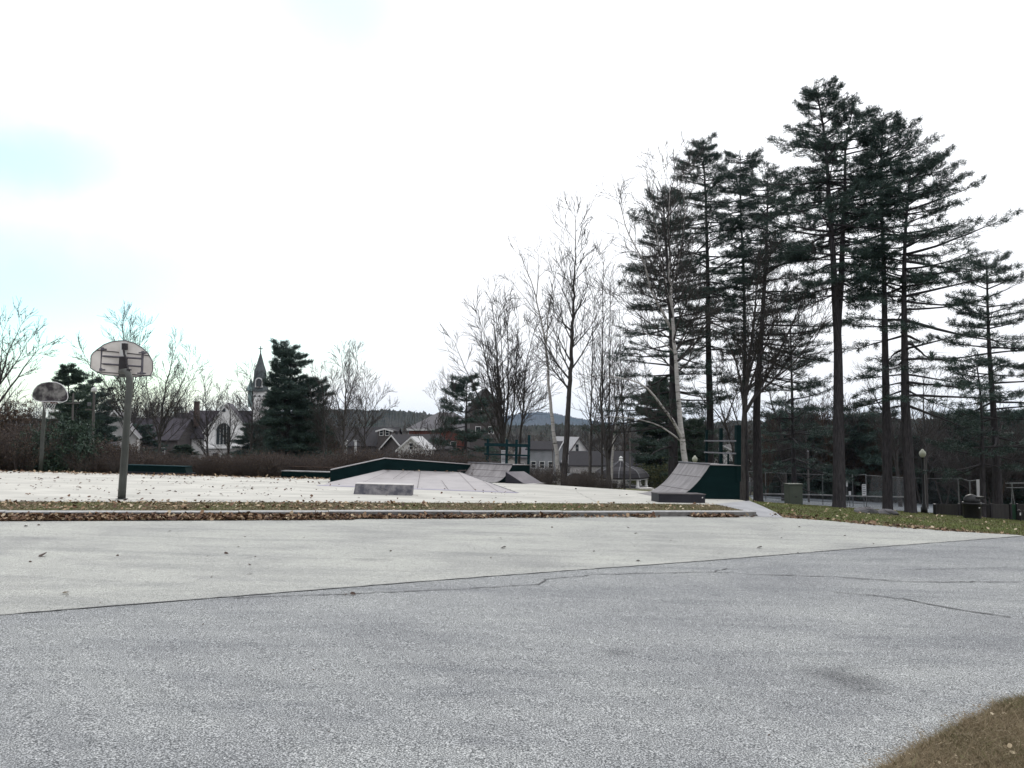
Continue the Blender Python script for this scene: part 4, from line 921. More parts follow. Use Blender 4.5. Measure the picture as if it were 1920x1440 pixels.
def house(px, D, rz, w, d, h, rh, label, wallm, roofm_, wins=(), trimm=None, name='house', cat='house', chim=None, porch=None, gpy=None):
    g = ground(px, D)
    if gpy is not None: g = Vector((g.x, g.y, W(px, gpy, D).z))
    o = E(name, g, rz, label, cat); mb = MB(); gable(mb, w, d, h, rh); mb.build('wall', wallm, o); rf = roof(w, d, h, rh, mat=roofm_, parent=o)
    if trimm: trim(w, h, rh, 0, o, trimm)
    for wn in wins: window(o, *wn)
    if chim: mb = MB(); box(mb, (chim[0], chim[1], h+rh+chim[2]/2-.8), (.8, .8, chim[2]+1.2)); box(mb, (chim[0], chim[1], h+rh+chim[2]-.1), (.95, .95, .2)); mb.build('chimney', M_chim, rf)
    if porch:
        x0, x1, dep, z = porch; mb = MB(); prism(mb, [(x0, -dep, z), (x1, -dep, z), (x1, -dep, z+.2), (x0, -dep, z+.2)], (0, dep, 0.7)); pr = mb.build('porch_roof', roofm_, o)
        for x in np.linspace(x0+.2, x1-.2, 4): mb = MB(); box(mb, (x, -dep+.2, z/2-.4), (.18, .18, z+.8)); mb.build('column', M_white, o)
    return o
def hdim(px, D, y): return (W(px, y, D)-ground(px, D)).z
def auto(px, D, ye, yr): h = hdim(px, D, ye); return h, hdim(px, D, yr)-h
# pale gable house left
D = 118; h, rh = auto(218, D, 818, 771); w_ = 80*pxm(D)
house(216, D, math.radians(22), w_, 11, h, rh, 'pale clapboard gable house right of the dark shrub, behind the hoop pole', M_sidel, M_roofg,
      [(-1.2, h*.35, 1.2, 1.5), (1.9, h*.35, 1.2, 1.5), (-.2, h*.9, .9, 1.3), (w_/2, h*.45, 1., 1.4, 3, None, 0, 'x')], M_white, porch=(-w_/2, .6, 1.8, h*.62))
# grey roof bungalow far left
D = 105; h, rh = auto(60, D, 835, 790)
house(112, D, math.radians(80), 8, 13, h, rh, 'low bungalow with grey roof and white trim, far left behind shrubs', M_sideg, M_roofg, [(-4, h*.5, 1, 1.2, 3, None, 0, 'x'), (-4, h*.5, 1, 1.2, 9, None, 0, 'x')], M_white)
D = 140; h, rh = auto(30, D, 815, 786)
house(36, D, math.radians(-15), 7, 9, h, rh, 'small house with white roof edge at the far left, mostly hidden', M_sided, M_roofd, [(0, h*.8, .9, 1.1)], M_white)
# dark house with tall chimney
D = 150; h, rh = auto(318, D, 822, 785)
house(358, D, math.radians(85), 9, 13, h, rh, 'dark house with a tall brick chimney, left of the church', M_sided, M_roofp, [(-4.5, h*.5, 1, 1.4, 3, None, 0, 'x'), (-4.5, h*.5, 1, 1.4, 7, None, 0, 'x')], None, chim=(1.0, -3.0+2.2, 3.5))
o = house(452, 190, math.radians(88), 10, 16, hdim(400, 190, 800), 3.5, 'long purple grey roof showing behind the church gable', M_sideg, M_roofp, [(2, 3, 1, 1.4)])
# church
D = 150; g = ground(427, D); s = pxm(D); ch = E('church', g, math.radians(14), 'white church with arched window and slate spire carrying a cross', 'church')
h = hdim(427, D, 808); rh = hdim(427, D, 757)-h; wg = 78*s
mb = MB(); gable(mb, wg, 9, h, rh); mb.build('wall', M_sidew, ch); roof(wg, 9, h, rh, 0, .4, .25, M_roofp, ch); trim(wg, h, rh, 0, ch, M_white)
mb = MB(); hn = hdim(427, D, 800); rn = hdim(427, D, 756)-hn     # nave, ridge across
prism(mb, [(-7.5, 2.5, -1.5), (-7.5, 2.5, hn-1.5), (-7.5, 7, hn+rn-1.6), (-7.5, 11.5, hn-1.5), (-7.5, 11.5, -1.5)], (14.5, 0, 0)); mb.build('nave_wall', M_sidew, ch)
mb = MB()
for sg in (-1, 1): prism(mb, [(-8, 7, hn+rn-1.3), (-8, 7+sg*5.2, hn-2.2), (-8, 7+sg*5.2, hn-2.4+.0), (-8, 7, hn+rn-1.55)], (15.5, 0, 0))
mb.build('nave_roof', M_roofp, ch)
# arched window
def arch(cx, z0, z1, r, n=10): return [(cx-r, z0), (cx+r, z0)]+[(cx+r*math.cos(a), z1+r*math.sin(a)) for a in np.linspace(0, math.pi, n)]
zz0, zz1 = hdim(421, D, 833), hdim(421, D, 806); mb = MB(); ar = arch(-.6, zz0, zz1, 1.25); prism(mb, [(x, -.16, z) for x, z in ar], (0, .1, 0)); wf = mb.build('arched_window', M_glass, ch)
mb = MB(); ar2 = arch(-.6, zz0-.15, zz1, 1.42); pts = [(x, -.13, z) for x, z in ar2+[ar2[0]]]; tube(mb, pts, .1, 4)
for x in (-1.2, -.6, 0): tube(mb, [(x, -.18, zz0), (x, -.18, zz1+.9)], .04, 4)
mb.build('frame', M_white, wf)
mb = MB(); ar = arch(-.6, hdim(421, D, 772), hdim(421, D, 768), .3); prism(mb, [(x, -.16, z) for x, z in ar], (0, .1, 0)); mb.build('round_vent', M_glass, ch)
mb = MB(); bbox(mb, -wg/2-.05, wg/2+1, -2.6, -.02, hdim(427, D, 839)-.15, hdim(427, D, 839)+.12); mb.build('porch_roof', M_white, ch)
mb = MB(); bbox(mb, -wg/2+.4, wg/2+.8, -2.3, -.02, -1.5, hdim(427, D, 839)-.16); pw_ = mb.build('porch_wall', M_sidel, ch)
mb = MB(); bbox(mb, -2.2, -1.2, -2.36, -2.3, .6, 2.2); mb.build('pane', M_glass, pw_)
# steeple
zx = lambda py: hdim(490, D, py); _tw = W(488, 700, D+6)-g; _c, _s = math.cos(math.radians(14)), math.sin(math.radians(14)); sx = _tw.x*_c+6*_s; yb = -_tw.x*_s+6*_c; T = 25*s/2
mb = MB(); box(mb, (sx, yb, zx(733)/2-1), (2*T, 2*T, zx(733)+2)); mb.build('tower', M_sidew, ch)
mb = MB()
for k in (-1, 0, 1): prism(mb, [(sx+k*.85-.38, yb-T-.05, zx(744)), (sx+k*.85+.38, yb-T-.05, zx(744)), (sx+k*.85, yb-T-.05, zx(740.5))], (0, .04, 0))
mb.build('louvre', M_glass, ch)
mb = MB(); box(mb, (sx, yb, zx(765)), (2*T+.25, 2*T+.25, .25)); mb.build('string_course', M_white, ch)
mb = MB(); R0 = 17.5*s*.98; lathe(mb, [(R0*1.08, zx(734)), (R0*1.05, zx(731)), (R0*.88, zx(722)), (R0*.74, zx(706)), (R0*.70, zx(694)), (R0*.42, zx(680)), (R0*.16, zx(664)), (.05, zx(656))], (sx, yb, 0), 8, rot=math.pi/8); mb.build('spire', M_spire, ch)
mb = MB(); ar = arch(sx-.1, zx(726), zx(714), .72); prism(mb, [(x, yb-R0*.92-.3, z) for x, z in ar], (0, 1.2, 0)); dm = mb.build('belfry_opening', M_white, ch)
mb = MB(); ar = arch(sx-.1, zx(725), zx(714), .5); prism(mb, [(x, yb-R0*.92-.34, z) for x, z in ar], (0, .03, 0)); mb.build('dark_opening', M_glass, dm)
mb = MB(); prism(mb, [(sx-1.15, yb-R0*.92-.25, zx(712)), (sx+.95, yb-R0*.92-.25, zx(712)), (sx-.1, yb-R0*.92-.25, zx(698))], (0, 1.5, 0)); mb.build('dormer_gable', M_spire, ch)
mb = MB(); lathe(mb, [(.95, zx(733)), (.9, zx(730)), (.4, zx(719)), (.03, zx(709))], (sx-R0*.95, yb-.6, 0), 8); mb.build('pinnacle', M_copper, ch)
mb = MB(); tube(mb, [(sx-R0*.95, yb-.6, zx(733)), (sx-R0*.95, yb-.6, zx(764))], .55, 8); mb.build('turret', M_copper, ch)
mb = MB(); tube(mb, [(sx, yb, zx(660)), (sx, yb, zx(645))], .1, 6); box(mb, (sx, yb, zx(650)), (.9, .12, .16)); lathe(mb, [(.05, zx(657)), (.2, zx(656)), (.05, zx(655))], (sx, yb, 0), 8); mb.build('cross', M_dark, ch)
# middle houses
D = 150; h, rh = auto(690, D, 832, 800)
o = house(748, D, math.radians(87), 12, 14, h, rh, 'dark roofed house with columned porch and a white dormer, left of the brick building', M_sided, M_roofd, [(-6, h*.4, 1, 1.4, q_, None, 0, 'x') for q_ in (3, 6.5, 10)])
mb = MB(); gx = (W(722, 815, D)-o.location); 
o2 = house(722, 143, math.radians(0), 2.6, 5, hdim(722, 143, 808), .35, 'small dark flat dormer block with white framed windows on the dark roof', M_sided, M_roofd, [(-.6, hdim(722, 143, 811.5), .6, .9), (.5, hdim(722, 143, 811.5), .6, .9)], M_white)
for px in (612, 650, 668):
    g = ground(px, 136); o3 = E('porch_column', g, 0, {612: 'white porch column farthest left among the bare trees', 650: 'white porch column in the middle, behind the bare trees', 668: 'white porch column nearest the dark roof'}[px], 'column', 'white porch columns among bare trees')
    mb = MB(); tube(mb, [(0, 0, -1), (0, 0, hdim(px, 136, 826))], .2, 8); mb.build('shaft', M_white, o3); mb = MB(); box(mb, (0, 0, hdim(px, 136, 826)), (.6, .6, .2)); mb.build('capital', M_white, o3)
D = 125; h, rh = auto(742, D, 842, 817)
house(738, D, math.radians(-50), 7, 9, h, rh, 'dark house with a slanting white barge board, left of the small white gable', M_sided, M_roofd, [], M_white)
D = 118; h, rh = auto(772, D, 843, 821); w_ = 50*pxm(D)
house(772, D, math.radians(-6), w_, 7, h, rh, 'small white gable house above the funbox', M_sidew, M_roofl, [(0, h+.5, .5, .9), (.3, h*.55, .6, .8), (-1.2, h*.3, .6, .9)], M_white)
# brick building
D = 165; h = hdim(835, D, 806); rh = hdim(835, D, 772)-h; g = ground(835, D); bw_ = 134*pxm(D)
o = E('brick_building', g, math.radians(3), 'red brick building with broad grey hipped roof and white eaves', 'building')
mb = MB(); bbox(mb, -bw_/2, bw_/2, 0, 14, -2, h); mb.build('wall', M_brick, o)
mb = MB(); x, y0, y1 = bw_/2+.6, -.6, 14.6; mb.add([(-x, y0, h+.25), (x, y0, h+.25), (x, y1, h+.25), (-x, y1, h+.25), (-x+6.5, 6.5, h+rh), (x-6.5, 6.5, h+rh)], [(0, 1, 5, 4), (2, 3, 4, 5), (3, 2, 1, 0)]); k = mb.n-6; mb.f.append((np.array([(1, 2, 5), (3, 0, 4)])+k, 0, None)); mb.build('roof', M_roofg, o)
mb = MB(); bbox(mb, -x, x, -.62, -.002, h-.15, h+.24); mb.build('eaves', M_white, o)
for x in (-4.8, -1.8, 1.8, 4.8): window(o, x, h*.62, 1.1, 1.7)
# tall dark shingle house right of it
D = 150; h, rh = auto(908, D, 768, 729); w_ = 62*pxm(D)
house(912, D, math.radians(8), w_, 12, h, rh, 'tall dark shingled gable building behind the small pine and maple', M_sided, M_roofd, [(-1.4, h+.6, .8, 1.1), (.9, h-4, .9, 1.3), (-1.6, h-4, .9, 1.3)], None)
# white house centre right
D = 140; h, rh = auto(1078, D, 850, 821); w_ = 46*pxm(D)
house(1084, D, math.radians(24), w_, 8.5, h, rh, 'white gable house with dark roof behind the two birch trunks', M_sidew, M_roofl, [(-.3, h+1.0, .6, 1.3), (-1.2, h-.8, .7, 1.2), (1.2, h-.8, .7, 1.2), (-.4, 1.2, .9, 1.6)], M_sided, porch=(-w_/2-2, w_/2, 2, h*.62))
D = 138; h, rh = auto(1050, D, 842, 829)
house(1052, D, math.radians(70), 5, 5.5, h, rh, 'low dark roofed wing joining the left side of the white house', M_sideg, M_roofd, [(-2.5, h*.5, .8, 1.1, q_, None, 0, 'x') for q_ in (1.2, 2.8, 4.4)], M_white)
D = 160; h, rh = auto(1010, D, 855, 838)
house(1042, D, math.radians(80), 8, 8, h, rh, 'grey house half hidden left of the white house', M_sidel, M_roofg, [(-4, h*.55, .9, 1.3, q_, None, 0, 'x') for q_ in (1.5, 4, 6.5)], M_white)
D = 132; h, rh = auto(1150, D, 868, 845)
house(1212, D, math.radians(84), 8, 13, h, rh, 'long low bungalow with dark roof behind the gazebo', M_sidel, M_roofd, [(-4, h*.5, 1.2, 1.1, q_, None, 0, 'x') for q_ in (2, 5.5, 9.5)], M_white)
# houses seen past the tall quarter pipe
D = 120; h, rh = auto(1352, D, 850, 836)
house(1356, D, math.radians(-25), 4.5, 8, h, rh, 'white gable house seen between the tall quarter pipe posts', M_sidew, M_roofd, [(-.5, h*.7, .7, 1), (1, h*.7, .7, 1)], M_white)
D = 128; h, rh = auto(1376, D, 862, 842)
house(1404, D, math.radians(80), 5, 4, h, rh, 'white walled house with dark roof just right of the quarter pipe railing', M_sidew, M_roofd, [(-2.5, h*.6, .7, 1, q_, None, 0, 'x') for q_ in (1, 3)], M_white)
D = 120; h, rh = auto(1405, D, 885, 862)
house(1402, D, math.radians(-20), 5, 7, h, rh, 'grey house with white bay frame low behind the pine trunks', M_sideg, M_roofg, [(-.6, h*.7, 1.2, 1.1), (1, h*.7, .8, 1.1)], M_white)
D = 125; h, rh = auto(1480, D, 893, 884)
house(1478, D, math.radians(86), 5, 5, h, rh, 'low shed with bright white roof beyond the tennis fence', M_sideg, M_roofl, [(0, h*.5, .8, .8)])
D = 110; h, rh = auto(1555, D, 905, 893)

# ---- gazebo
p = hit(1163, 914); D = min(p.y, 118); g = ground(1163, D); s = pxm(D)
o = E('gazebo', g, math.radians(10), 'white columned gazebo with dark onion shaped roof and finial', 'gazebo')
Z = lambda py: (W(1163, py, D)-g).z; R_ = 51*s
mb = MB(); lathe(mb, [(R_*.99, Z(896)), (R_, Z(893.5)), (R_*.92, Z(886)), (R_*.80, Z(881)), (R_*.62, Z(877.5)), (R_*.36, Z(874.5)), (R_*.25, Z(870.5)), (R_*.13, Z(867)), (R_*.05, Z(864.5))], (0, 0, 0), 8, rot=math.pi/8); rf = mb.build('roof', M_roofd, o)
pr_ = [(R_, 893.5), (R_*.92, 886), (R_*.80, 881), (R_*.62, 877.5), (R_*.36, 874.5), (R_*.25, 870.5), (R_*.13, 867), (R_*.05, 864.5)]
mb = MB()
for k in range(8):
    a = math.pi/8+k*math.pi/4; tube(mb, [(r_*1.01*math.cos(a), r_*1.01*math.sin(a), Z(y_)+.03) for r_, y_ in pr_], .06, 4)
mb.build('hip_trim', M_rail, rf)
mb = MB(); lathe(mb, [(.22, Z(865)), (.3, Z(863)), (.2, Z(860)), (.28, Z(858)), (.05, Z(855))], (0, 0, 0), 8); mb.build('finial', M_white, o)
mb = MB(); lathe(mb, [(R_*.97, Z(897.5)), (R_*.97, Z(896))], (0, 0, 0), 8, rot=math.pi/8); mb.build('eaves', M_signw, o)
for k in range(8):
    a = math.pi/8+k*math.pi/4; x, y = R_*.9*math.cos(a), R_*.9*math.sin(a); mb = MB(); lathe(mb, [(.28, -.5), (.28, .3), (.2, .35), (.18, Z(899)), (.27, Z(897.5))], (x, y, 0), 8); mb.build('column', M_white, o)
mb = MB(); lathe(mb, [(R_*.97, -.8), (R_*.97, .12)], (0, 0, 0), 8, rot=math.pi/8); mb.build('floor', M_conc, o)
mb = MB()
for k in range(8):
    a = math.pi/8+k*math.pi/4; b = a+math.pi/4
    if k == 5: continue
    tube(mb, [(R_*.9*math.cos(a), R_*.9*math.sin(a), .95), (R_*.9*math.cos(b), R_*.9*math.sin(b), .95)], .04, 4)
mb.build('handrail', M_dark, o)
mb = MB(); box(mb, (R_*.55, -R_*1.02, .1), (1.8, 1.2, .25)); box(mb, (R_*.6, -R_*1.15, -.1), (2.2, 1.6, .25)); mb.build('steps', M_conctop, o)

# ---- parked cars
def car(loc, rz, paint, label):
    o = E('parked_car', loc, rz, label, 'car', 'cars parked beyond the court')
    side = [(-2.2, .35), (-2.25, .75), (-2.1, .95), (-1.3, 1.02), (-.6, 1.42), (.75, 1.45), (1.55, 1.0), (2.15, .92), (2.2, .5), (2.15, .32)]
    mb = MB(); V = []
    for yy, sc in ((-.86, .94), (-.8, 1.0), (.8, 1.0), (.86, .94)):
        for x, z in side: V.append((x*(.985 if abs(yy) > .82 else 1), yy if z < 1.03 else yy*.82, z))
    n = len(side); f = []
    for k in range(3):
        for i in range(n): f.append((k*n+i, k*n+(i+1) % n, (k+1)*n+(i+1) % n, (k+1)*n+i))
    mb.add(V, f); kk_ = mb.n-4*n; mb.f.append((np.arange(n)[::-1][None]+kk_, 0, None)); mb.f.append((np.arange(3*n, 4*n)[None]+kk_, 0, None)); bd_ = mb.build('body', paint, o)
    mb = MB()
    for sg in (-1, 1): prism(mb, [(-1.15, sg*.74, 1.03), (-.6, sg*.72, 1.36), (.7, sg*.72, 1.38), (1.3, sg*.74, 1.03)], (0, sg*.03, 0))
    for a, b in (((-1.36, 1.04), (-.66, 1.42)), ((1.56, 1.03), (.80, 1.44))):
        sg = 1 if a[0] > 0 else -1; mb.add([(a[0]+.03*sg, -.62, a[1]), (a[0]+.03*sg, .62, a[1]), (b[0]+.03*sg, .6, b[1]-.03), (b[0]+.03*sg, -.6, b[1]-.03)], [(0, 1, 2, 3)])
    mb.build('windows', M_glass, o)
    for x in (-1.4, 1.38):
        for yy in (-.78, .78): mb = MB(); tube(mb, [(x, yy-.11, .33), (x, yy+.11, .33)], .33, 16); w1 = mb.build('wheel', M_blackp, o); mb = MB(); tube(mb, [(x, yy-.12, .33), (x, yy+.12, .33)], .19, 10); mb.build('rim', M_rail, w1)
    for yy in (-.62, .62): mb = MB(); box(mb, (2.19, yy, .72), (.08, .34, .14)); mb.build('headlight', M_signw, o)
    return o
P_w = pm('car_silver', (.42, .43, .45), (.40, .41, .43), rough=.3, spec=.6); P_d = pm('car_dark', (.02, .022, .03), (.025, .027, .035), rough=.25, spec=.6); P_s = pm('car_white', (.62, .63, .64), (.6, .6, .6), rough=.3, spec=.6); P_g = pm('car_grey', (.12, .125, .13), (.1, .1, .11), rough=.3, spec=.6)
car(ground(1010, 124), math.radians(-75), P_w, 'silver car parked left of the leaning birch, nose towards us'); car(ground(1030, 128), math.radians(-95), P_s, 'white car parked beside the silver one beyond the court')
car(ground(1076, 120), math.radians(-160), P_d, 'dark car parked in front of the white house'); car(ground(1050, 126), math.radians(-85), P_g, 'grey car parked behind the leaning birch trunk')
car(ground(998, 134), math.radians(-80), P_g, 'grey car parked farthest left beyond the teal railing')
g0, g1, g2, g3 = ground(995, 112), ground(1095, 112), ground(1110, 138), ground(990, 138); mb = MB()
V = []; 
for b in np.linspace(0, 1, 8):
    for a in np.linspace(0, 1, 8): v = (g0*(1-a)+g1*a)*(1-b)+(g3*(1-a)+g2*a)*b; V.append((v.x, v.y, float(gz(v.x, v.y))+.06))
i, j = np.meshgrid(np.arange(7), np.arange(7), indexing='ij'); mb.add(V, np.stack([i*8+j, i*8+j+1, (i+1)*8+j+1, (i+1)*8+j], -1).reshape(-1, 4)); struct('car_park', mb, M_conctop)

# ---- utility and light poles
def upole(px, D, ytop, label, r=.13, arm=None, boxy=None, head=False):
    g = ground(px, D); o = E('utility_pole', g, 0, label, 'pole'); z = (W(px, ytop, D)-g).z; mb = MB(); tube(mb, [(0, 0, -.5), (0, 0, z)], [r, r*.75], 8); mb.build('shaft', M_wood, o)
    s = pxm(D)
    if arm: mb = MB(); box(mb, (arm[0]*s, -.1, (W(px, arm[2], D)-g).z), (arm[1]*s, .12, .14)); mb.build('crossarm', M_wood, o)
    if boxy: mb = MB(); zc = (W(px, boxy[1], D)-g).z; lathe(mb, [(boxy[2]*s*.9, zc-boxy[3]*s/2), (boxy[2]*s, zc), (boxy[2]*s*.9, zc+boxy[3]*s/2)], (boxy[0]*s, -.3, 0), 10); mb.build('transformer', M_rail, o)
    if head: mb = MB(); lathe(mb, [(.1, z), (.25, z+.1), (.25, z+.35), (.05, z+.5)], (0, 0, 0), 8); mb.build('lamp_head', M_white, o)
    return o
upole(177, 70, 736, 'wooden pole with transformer and pale lamp head left of the front hoop', .14, (-8, 12, 768), (-5, 758, 3.4, 7), True)
upole(138, 80, 737, 'plain wooden pole with crossarm right of the far backboard', .12, (0, 26, 756))
for px, D, yt, lb in ((1104, 100, 812, 'bare grey pole standing right of the white house'), (1180, 95, 810, 'thin pole rising just right of the gazebo finial'), (1512, 70, 848, 'slim grey light pole behind the tennis fence'), (921, 110, 812, 'thin pole behind the teal railing'), (1036, 120, 830, 'thin pole between parked cars and the leaning birch')):
    o = upole(px, D, yt, lb, .1); mb = MB(); g = o.location; z = (W(px, yt, D)-g).z; lathe(mb, [(.09, z), (.12, z+.08), (.03, z+.15)], (0, 0, 0), 8); mb.build('cap', M_rail, o)

# ================================================================ TREES
def nrm3(a):
    l = math.sqrt(a[0]*a[0]+a[1]*a[1]+a[2]*a[2])+1e-9; return (a[0]/l, a[1]/l, a[2]/l)
def side_dir(R, d, ang):
    v = (R.gauss(0, 1), R.gauss(0, 1), R.gauss(0, 1)); k = v[0]*d[0]+v[1]*d[1]+v[2]*d[2]
    p = nrm3((v[0]-k*d[0], v[1]-k*d[1], v[2]-k*d[2])); c, s = math.cos(ang), math.sin(ang)
    return (d[0]*c+p[0]*s, d[1]*c+p[1]*s, d[2]*c+p[2]*s)
def grow(R, out, p, d, Ln, r, lvl, prm):
    mx = prm['max']; n = (0, 7, 5, 3, 3)[lvl]; step = Ln/n; rt = max(r*.25, prm['rmin'])
    for i in range(n):
        wob = prm['wob']; up = prm['up']
        d = nrm3((d[0]+R.gauss(0, wob), d[1]+R.gauss(0, wob), d[2]+R.gauss(0, wob)+up))
        q = (p[0]+d[0]*step, p[1]+d[1]*step, p[2]+d[2]*step); ra = r+(rt-r)*i/n; rb = r+(rt-r)*(i+1)/n
        out.append((p, q, ra, rb))
        if lvl < mx and i >= (1 if lvl < 3 else 0):
            k = prm['kids'][lvl]*min(1.3, step*prm.get('rate', 2.7)); k = int(k)+(R.random() < k-int(k))
            for _ in range(k):
                a = math.radians(R.uniform(*prm['ang'])); cl = max(Ln*R.uniform(.42, .8)*(1-.35*i/n), R.uniform(.3, .6))
                grow(R, out, q, side_dir(R, d, a), cl, max(rb*.62, prm['rmin']), lvl+1, prm)
        p = q
def add_segs(mb, out, tint=None, r0=.0):
    if not out: return
    A = np.array([o[0] for o in out]); Bq = np.array([o[1] for o in out]); ra = np.array([o[2] for o in out]); rb = np.array([o[3] for o in out])
    big = ra > .035
    for k, sd in ((big, 6), (~big, 3)):
        if k.any(): segs(mb, A[k], Bq[k]+(Bq[k]-A[k])*.04, ra[k], rb[k], sd)
DEF = dict(max=3, wob=.04, up=.03, kids=(0, 1.4, 1.6, 1.5), ang=(16, 38), rmin=.0095)
def resample(pts, step):
    pts = [Vector(p) for p in pts]; out = [pts[0]]
    n = len(pts)
    # smooth through the points (Catmull-Rom)
    for i in range(n-1):
        p0 = pts[max(i-1, 0)]; p1 = pts[i]; p2 = pts[i+1]; p3 = pts[min(i+2, n-1)]
        k = max(1, int((p2-p1).length/step))
        for j in range(1, k+1):
            t = j/k; out.append(.5*((2*p1)+(p2-p0)*t+(2*p0-5*p1+4*p2-p3)*t*t+(3*p1-p0-3*p2+p3)*t*t*t))
    return out
def bare_tree(label, D, stems, seed, mat, prm=None, dens=1.0, blen=.32, first=.3, name='bare_tree', cat='tree', group=None, twigmat=None, base=None, sub=True):
    """stems: ([(px,py),...], base radius, tip radius, depth drift)"""
    prm = {**DEF, **(prm or {})}; R = random.Random(seed); g = base or ground(stems[0][0][0][0], D)
    o = E(name, g, 0, label, cat, group); tr = MB(); cr = MB(); out = []
    for si, st in enumerate(stems):
        pl, r0, r1 = st[:3]; dd = st[3] if len(st) > 3 else R.uniform(-1.2, 1.2); h0, h1 = pl[0][1], pl[-1][1]
        pts = []
        for (px, py) in pl:
            f = (h0-py)/(h0-h1+1e-6); pts.append(W(px, py, D+dd*f)-g)
        if si == 0: pts[0] = Vector((pts[0].x, pts[0].y, -.3))
        ps = resample(pts, .45); n = len(ps); L_ = sum((b-a).length for a, b in zip(ps[:-1], ps[1:]))
        for k in range(1, n-1): ps[k] = ps[k]+Vector((R.gauss(0, .02), R.gauss(0, .02), 0))
        rad = [r0+(r1-r0)*(k/(n-1))**.85 for k in range(n)]
        if si == 0 and r0 > .1: rad[0] *= 1.35
        tube(tr, ps, rad, 9 if r0 > .06 else 5)
        for k in range(2, n):
            f = k/(n-1)
            if f < first and si == 0: continue
            if si > 0 and f < .12: continue
            d = (ps[min(k+1, n-1)]-ps[k-1]).normalized(); kk_ = dens*(1.5 if f < .99 else 2); kk_ = int(kk_)+(R.random() < kk_-int(kk_))
            for _ in range(kk_):
                ln = L_*blen*(1-.62*f)*R.uniform(.6, 1.2); ln = max(ln, .9)
                grow(R, out, tuple(ps[k]), side_dir(R, tuple(d), math.radians(R.uniform(28, 58))), ln, max(rad[k]*.5, .012), 1, prm)
    tr.build('trunk', mat, o, True); add_segs(cr, out); c = cr.build('crown', twigmat or mat, o); return o
def free_tree(seed, H, style, mat, name='bare_tree', twig=None, nst=1, prm=None):
    """a whole bare tree at the origin, to be copied"""
    prm = {**DEF, **(prm or {})}; R = random.Random(seed); o = E(name, (0, 0, 0), 0); tr = MB(); cr = MB(); out = []
    for s in range(nst):
        lean = .0 if nst == 1 else .16; az = R.uniform(0, 6.28); p = Vector((math.cos(az)*.1*nst, math.sin(az)*.1*nst, -.4)); d = Vector((math.cos(az)*lean, math.sin(az)*lean, 1)); ps = [p.copy()]; hh = H*R.uniform(.8, 1.0); n = int(hh/.55)
        for k in range(n): d = (d+Vector((R.gauss(0, .05), R.gauss(0, .05), .05))).normalized(); p = p+d*(hh+.4)/n; ps.append(p.copy())
        rr_ = H*.014/math.sqrt(nst); rad = [rr_*(1-k/n)**.8+.012 for k in range(n+1)]; rad[0] *= 1.4; tube(tr, ps, rad, 7)
        for k in range(int(n*style[0]), n+1):
            f = k/n; dd = (ps[min(k+1, n)]-ps[k-1]).normalized()
            for _ in range(2+(R.random() < style[2])): grow(R, out, tuple(ps[k]), side_dir(R, tuple(dd), math.radians(R.uniform(30, 62))), max(.7, H*style[1]*(1-.7*f)*R.uniform(.6, 1.1)), max(rad[k]*.5, .014), 1, prm)
    tr.build('trunk', mat, o, True); add_segs(cr, out); cr.build('crown', twig or mat, o); return o

# ---- conifers
def tufts(mb, pos, dr, r, ln, wd, per, spread=.8, upb=.25):
    pos = np.asarray(pos, float); dr = np.asarray(dr, float); n = len(pos)
    if n == 0: return
    P0 = np.repeat(pos, per, 0)+r.normal(size=(n*per, 3))*ln*.28; d = np.repeat(dr, per, 0)+r.normal(size=(n*per, 3))*spread; d[:, 2] += upb
    d /= np.linalg.norm(d, axis=1)[:, None]+1e-9; L_ = ln*(.6+.8*r.random(n*per))[:, None]
    o = np.cross(d, r.normal(size=(n*per, 3))); o /= np.linalg.norm(o, axis=1)[:, None]+1e-9; o *= wd/2
    v = np.stack([P0-o, P0+o, P0+d*L_], 1).reshape(-1, 3)
    ct = np.repeat(r.random(n), per); mb.add(v, np.arange(n*per*3).reshape(-1, 3), 0, np.clip(.25+.5*ct+.15*r.normal(size=n*per), 0, 1))
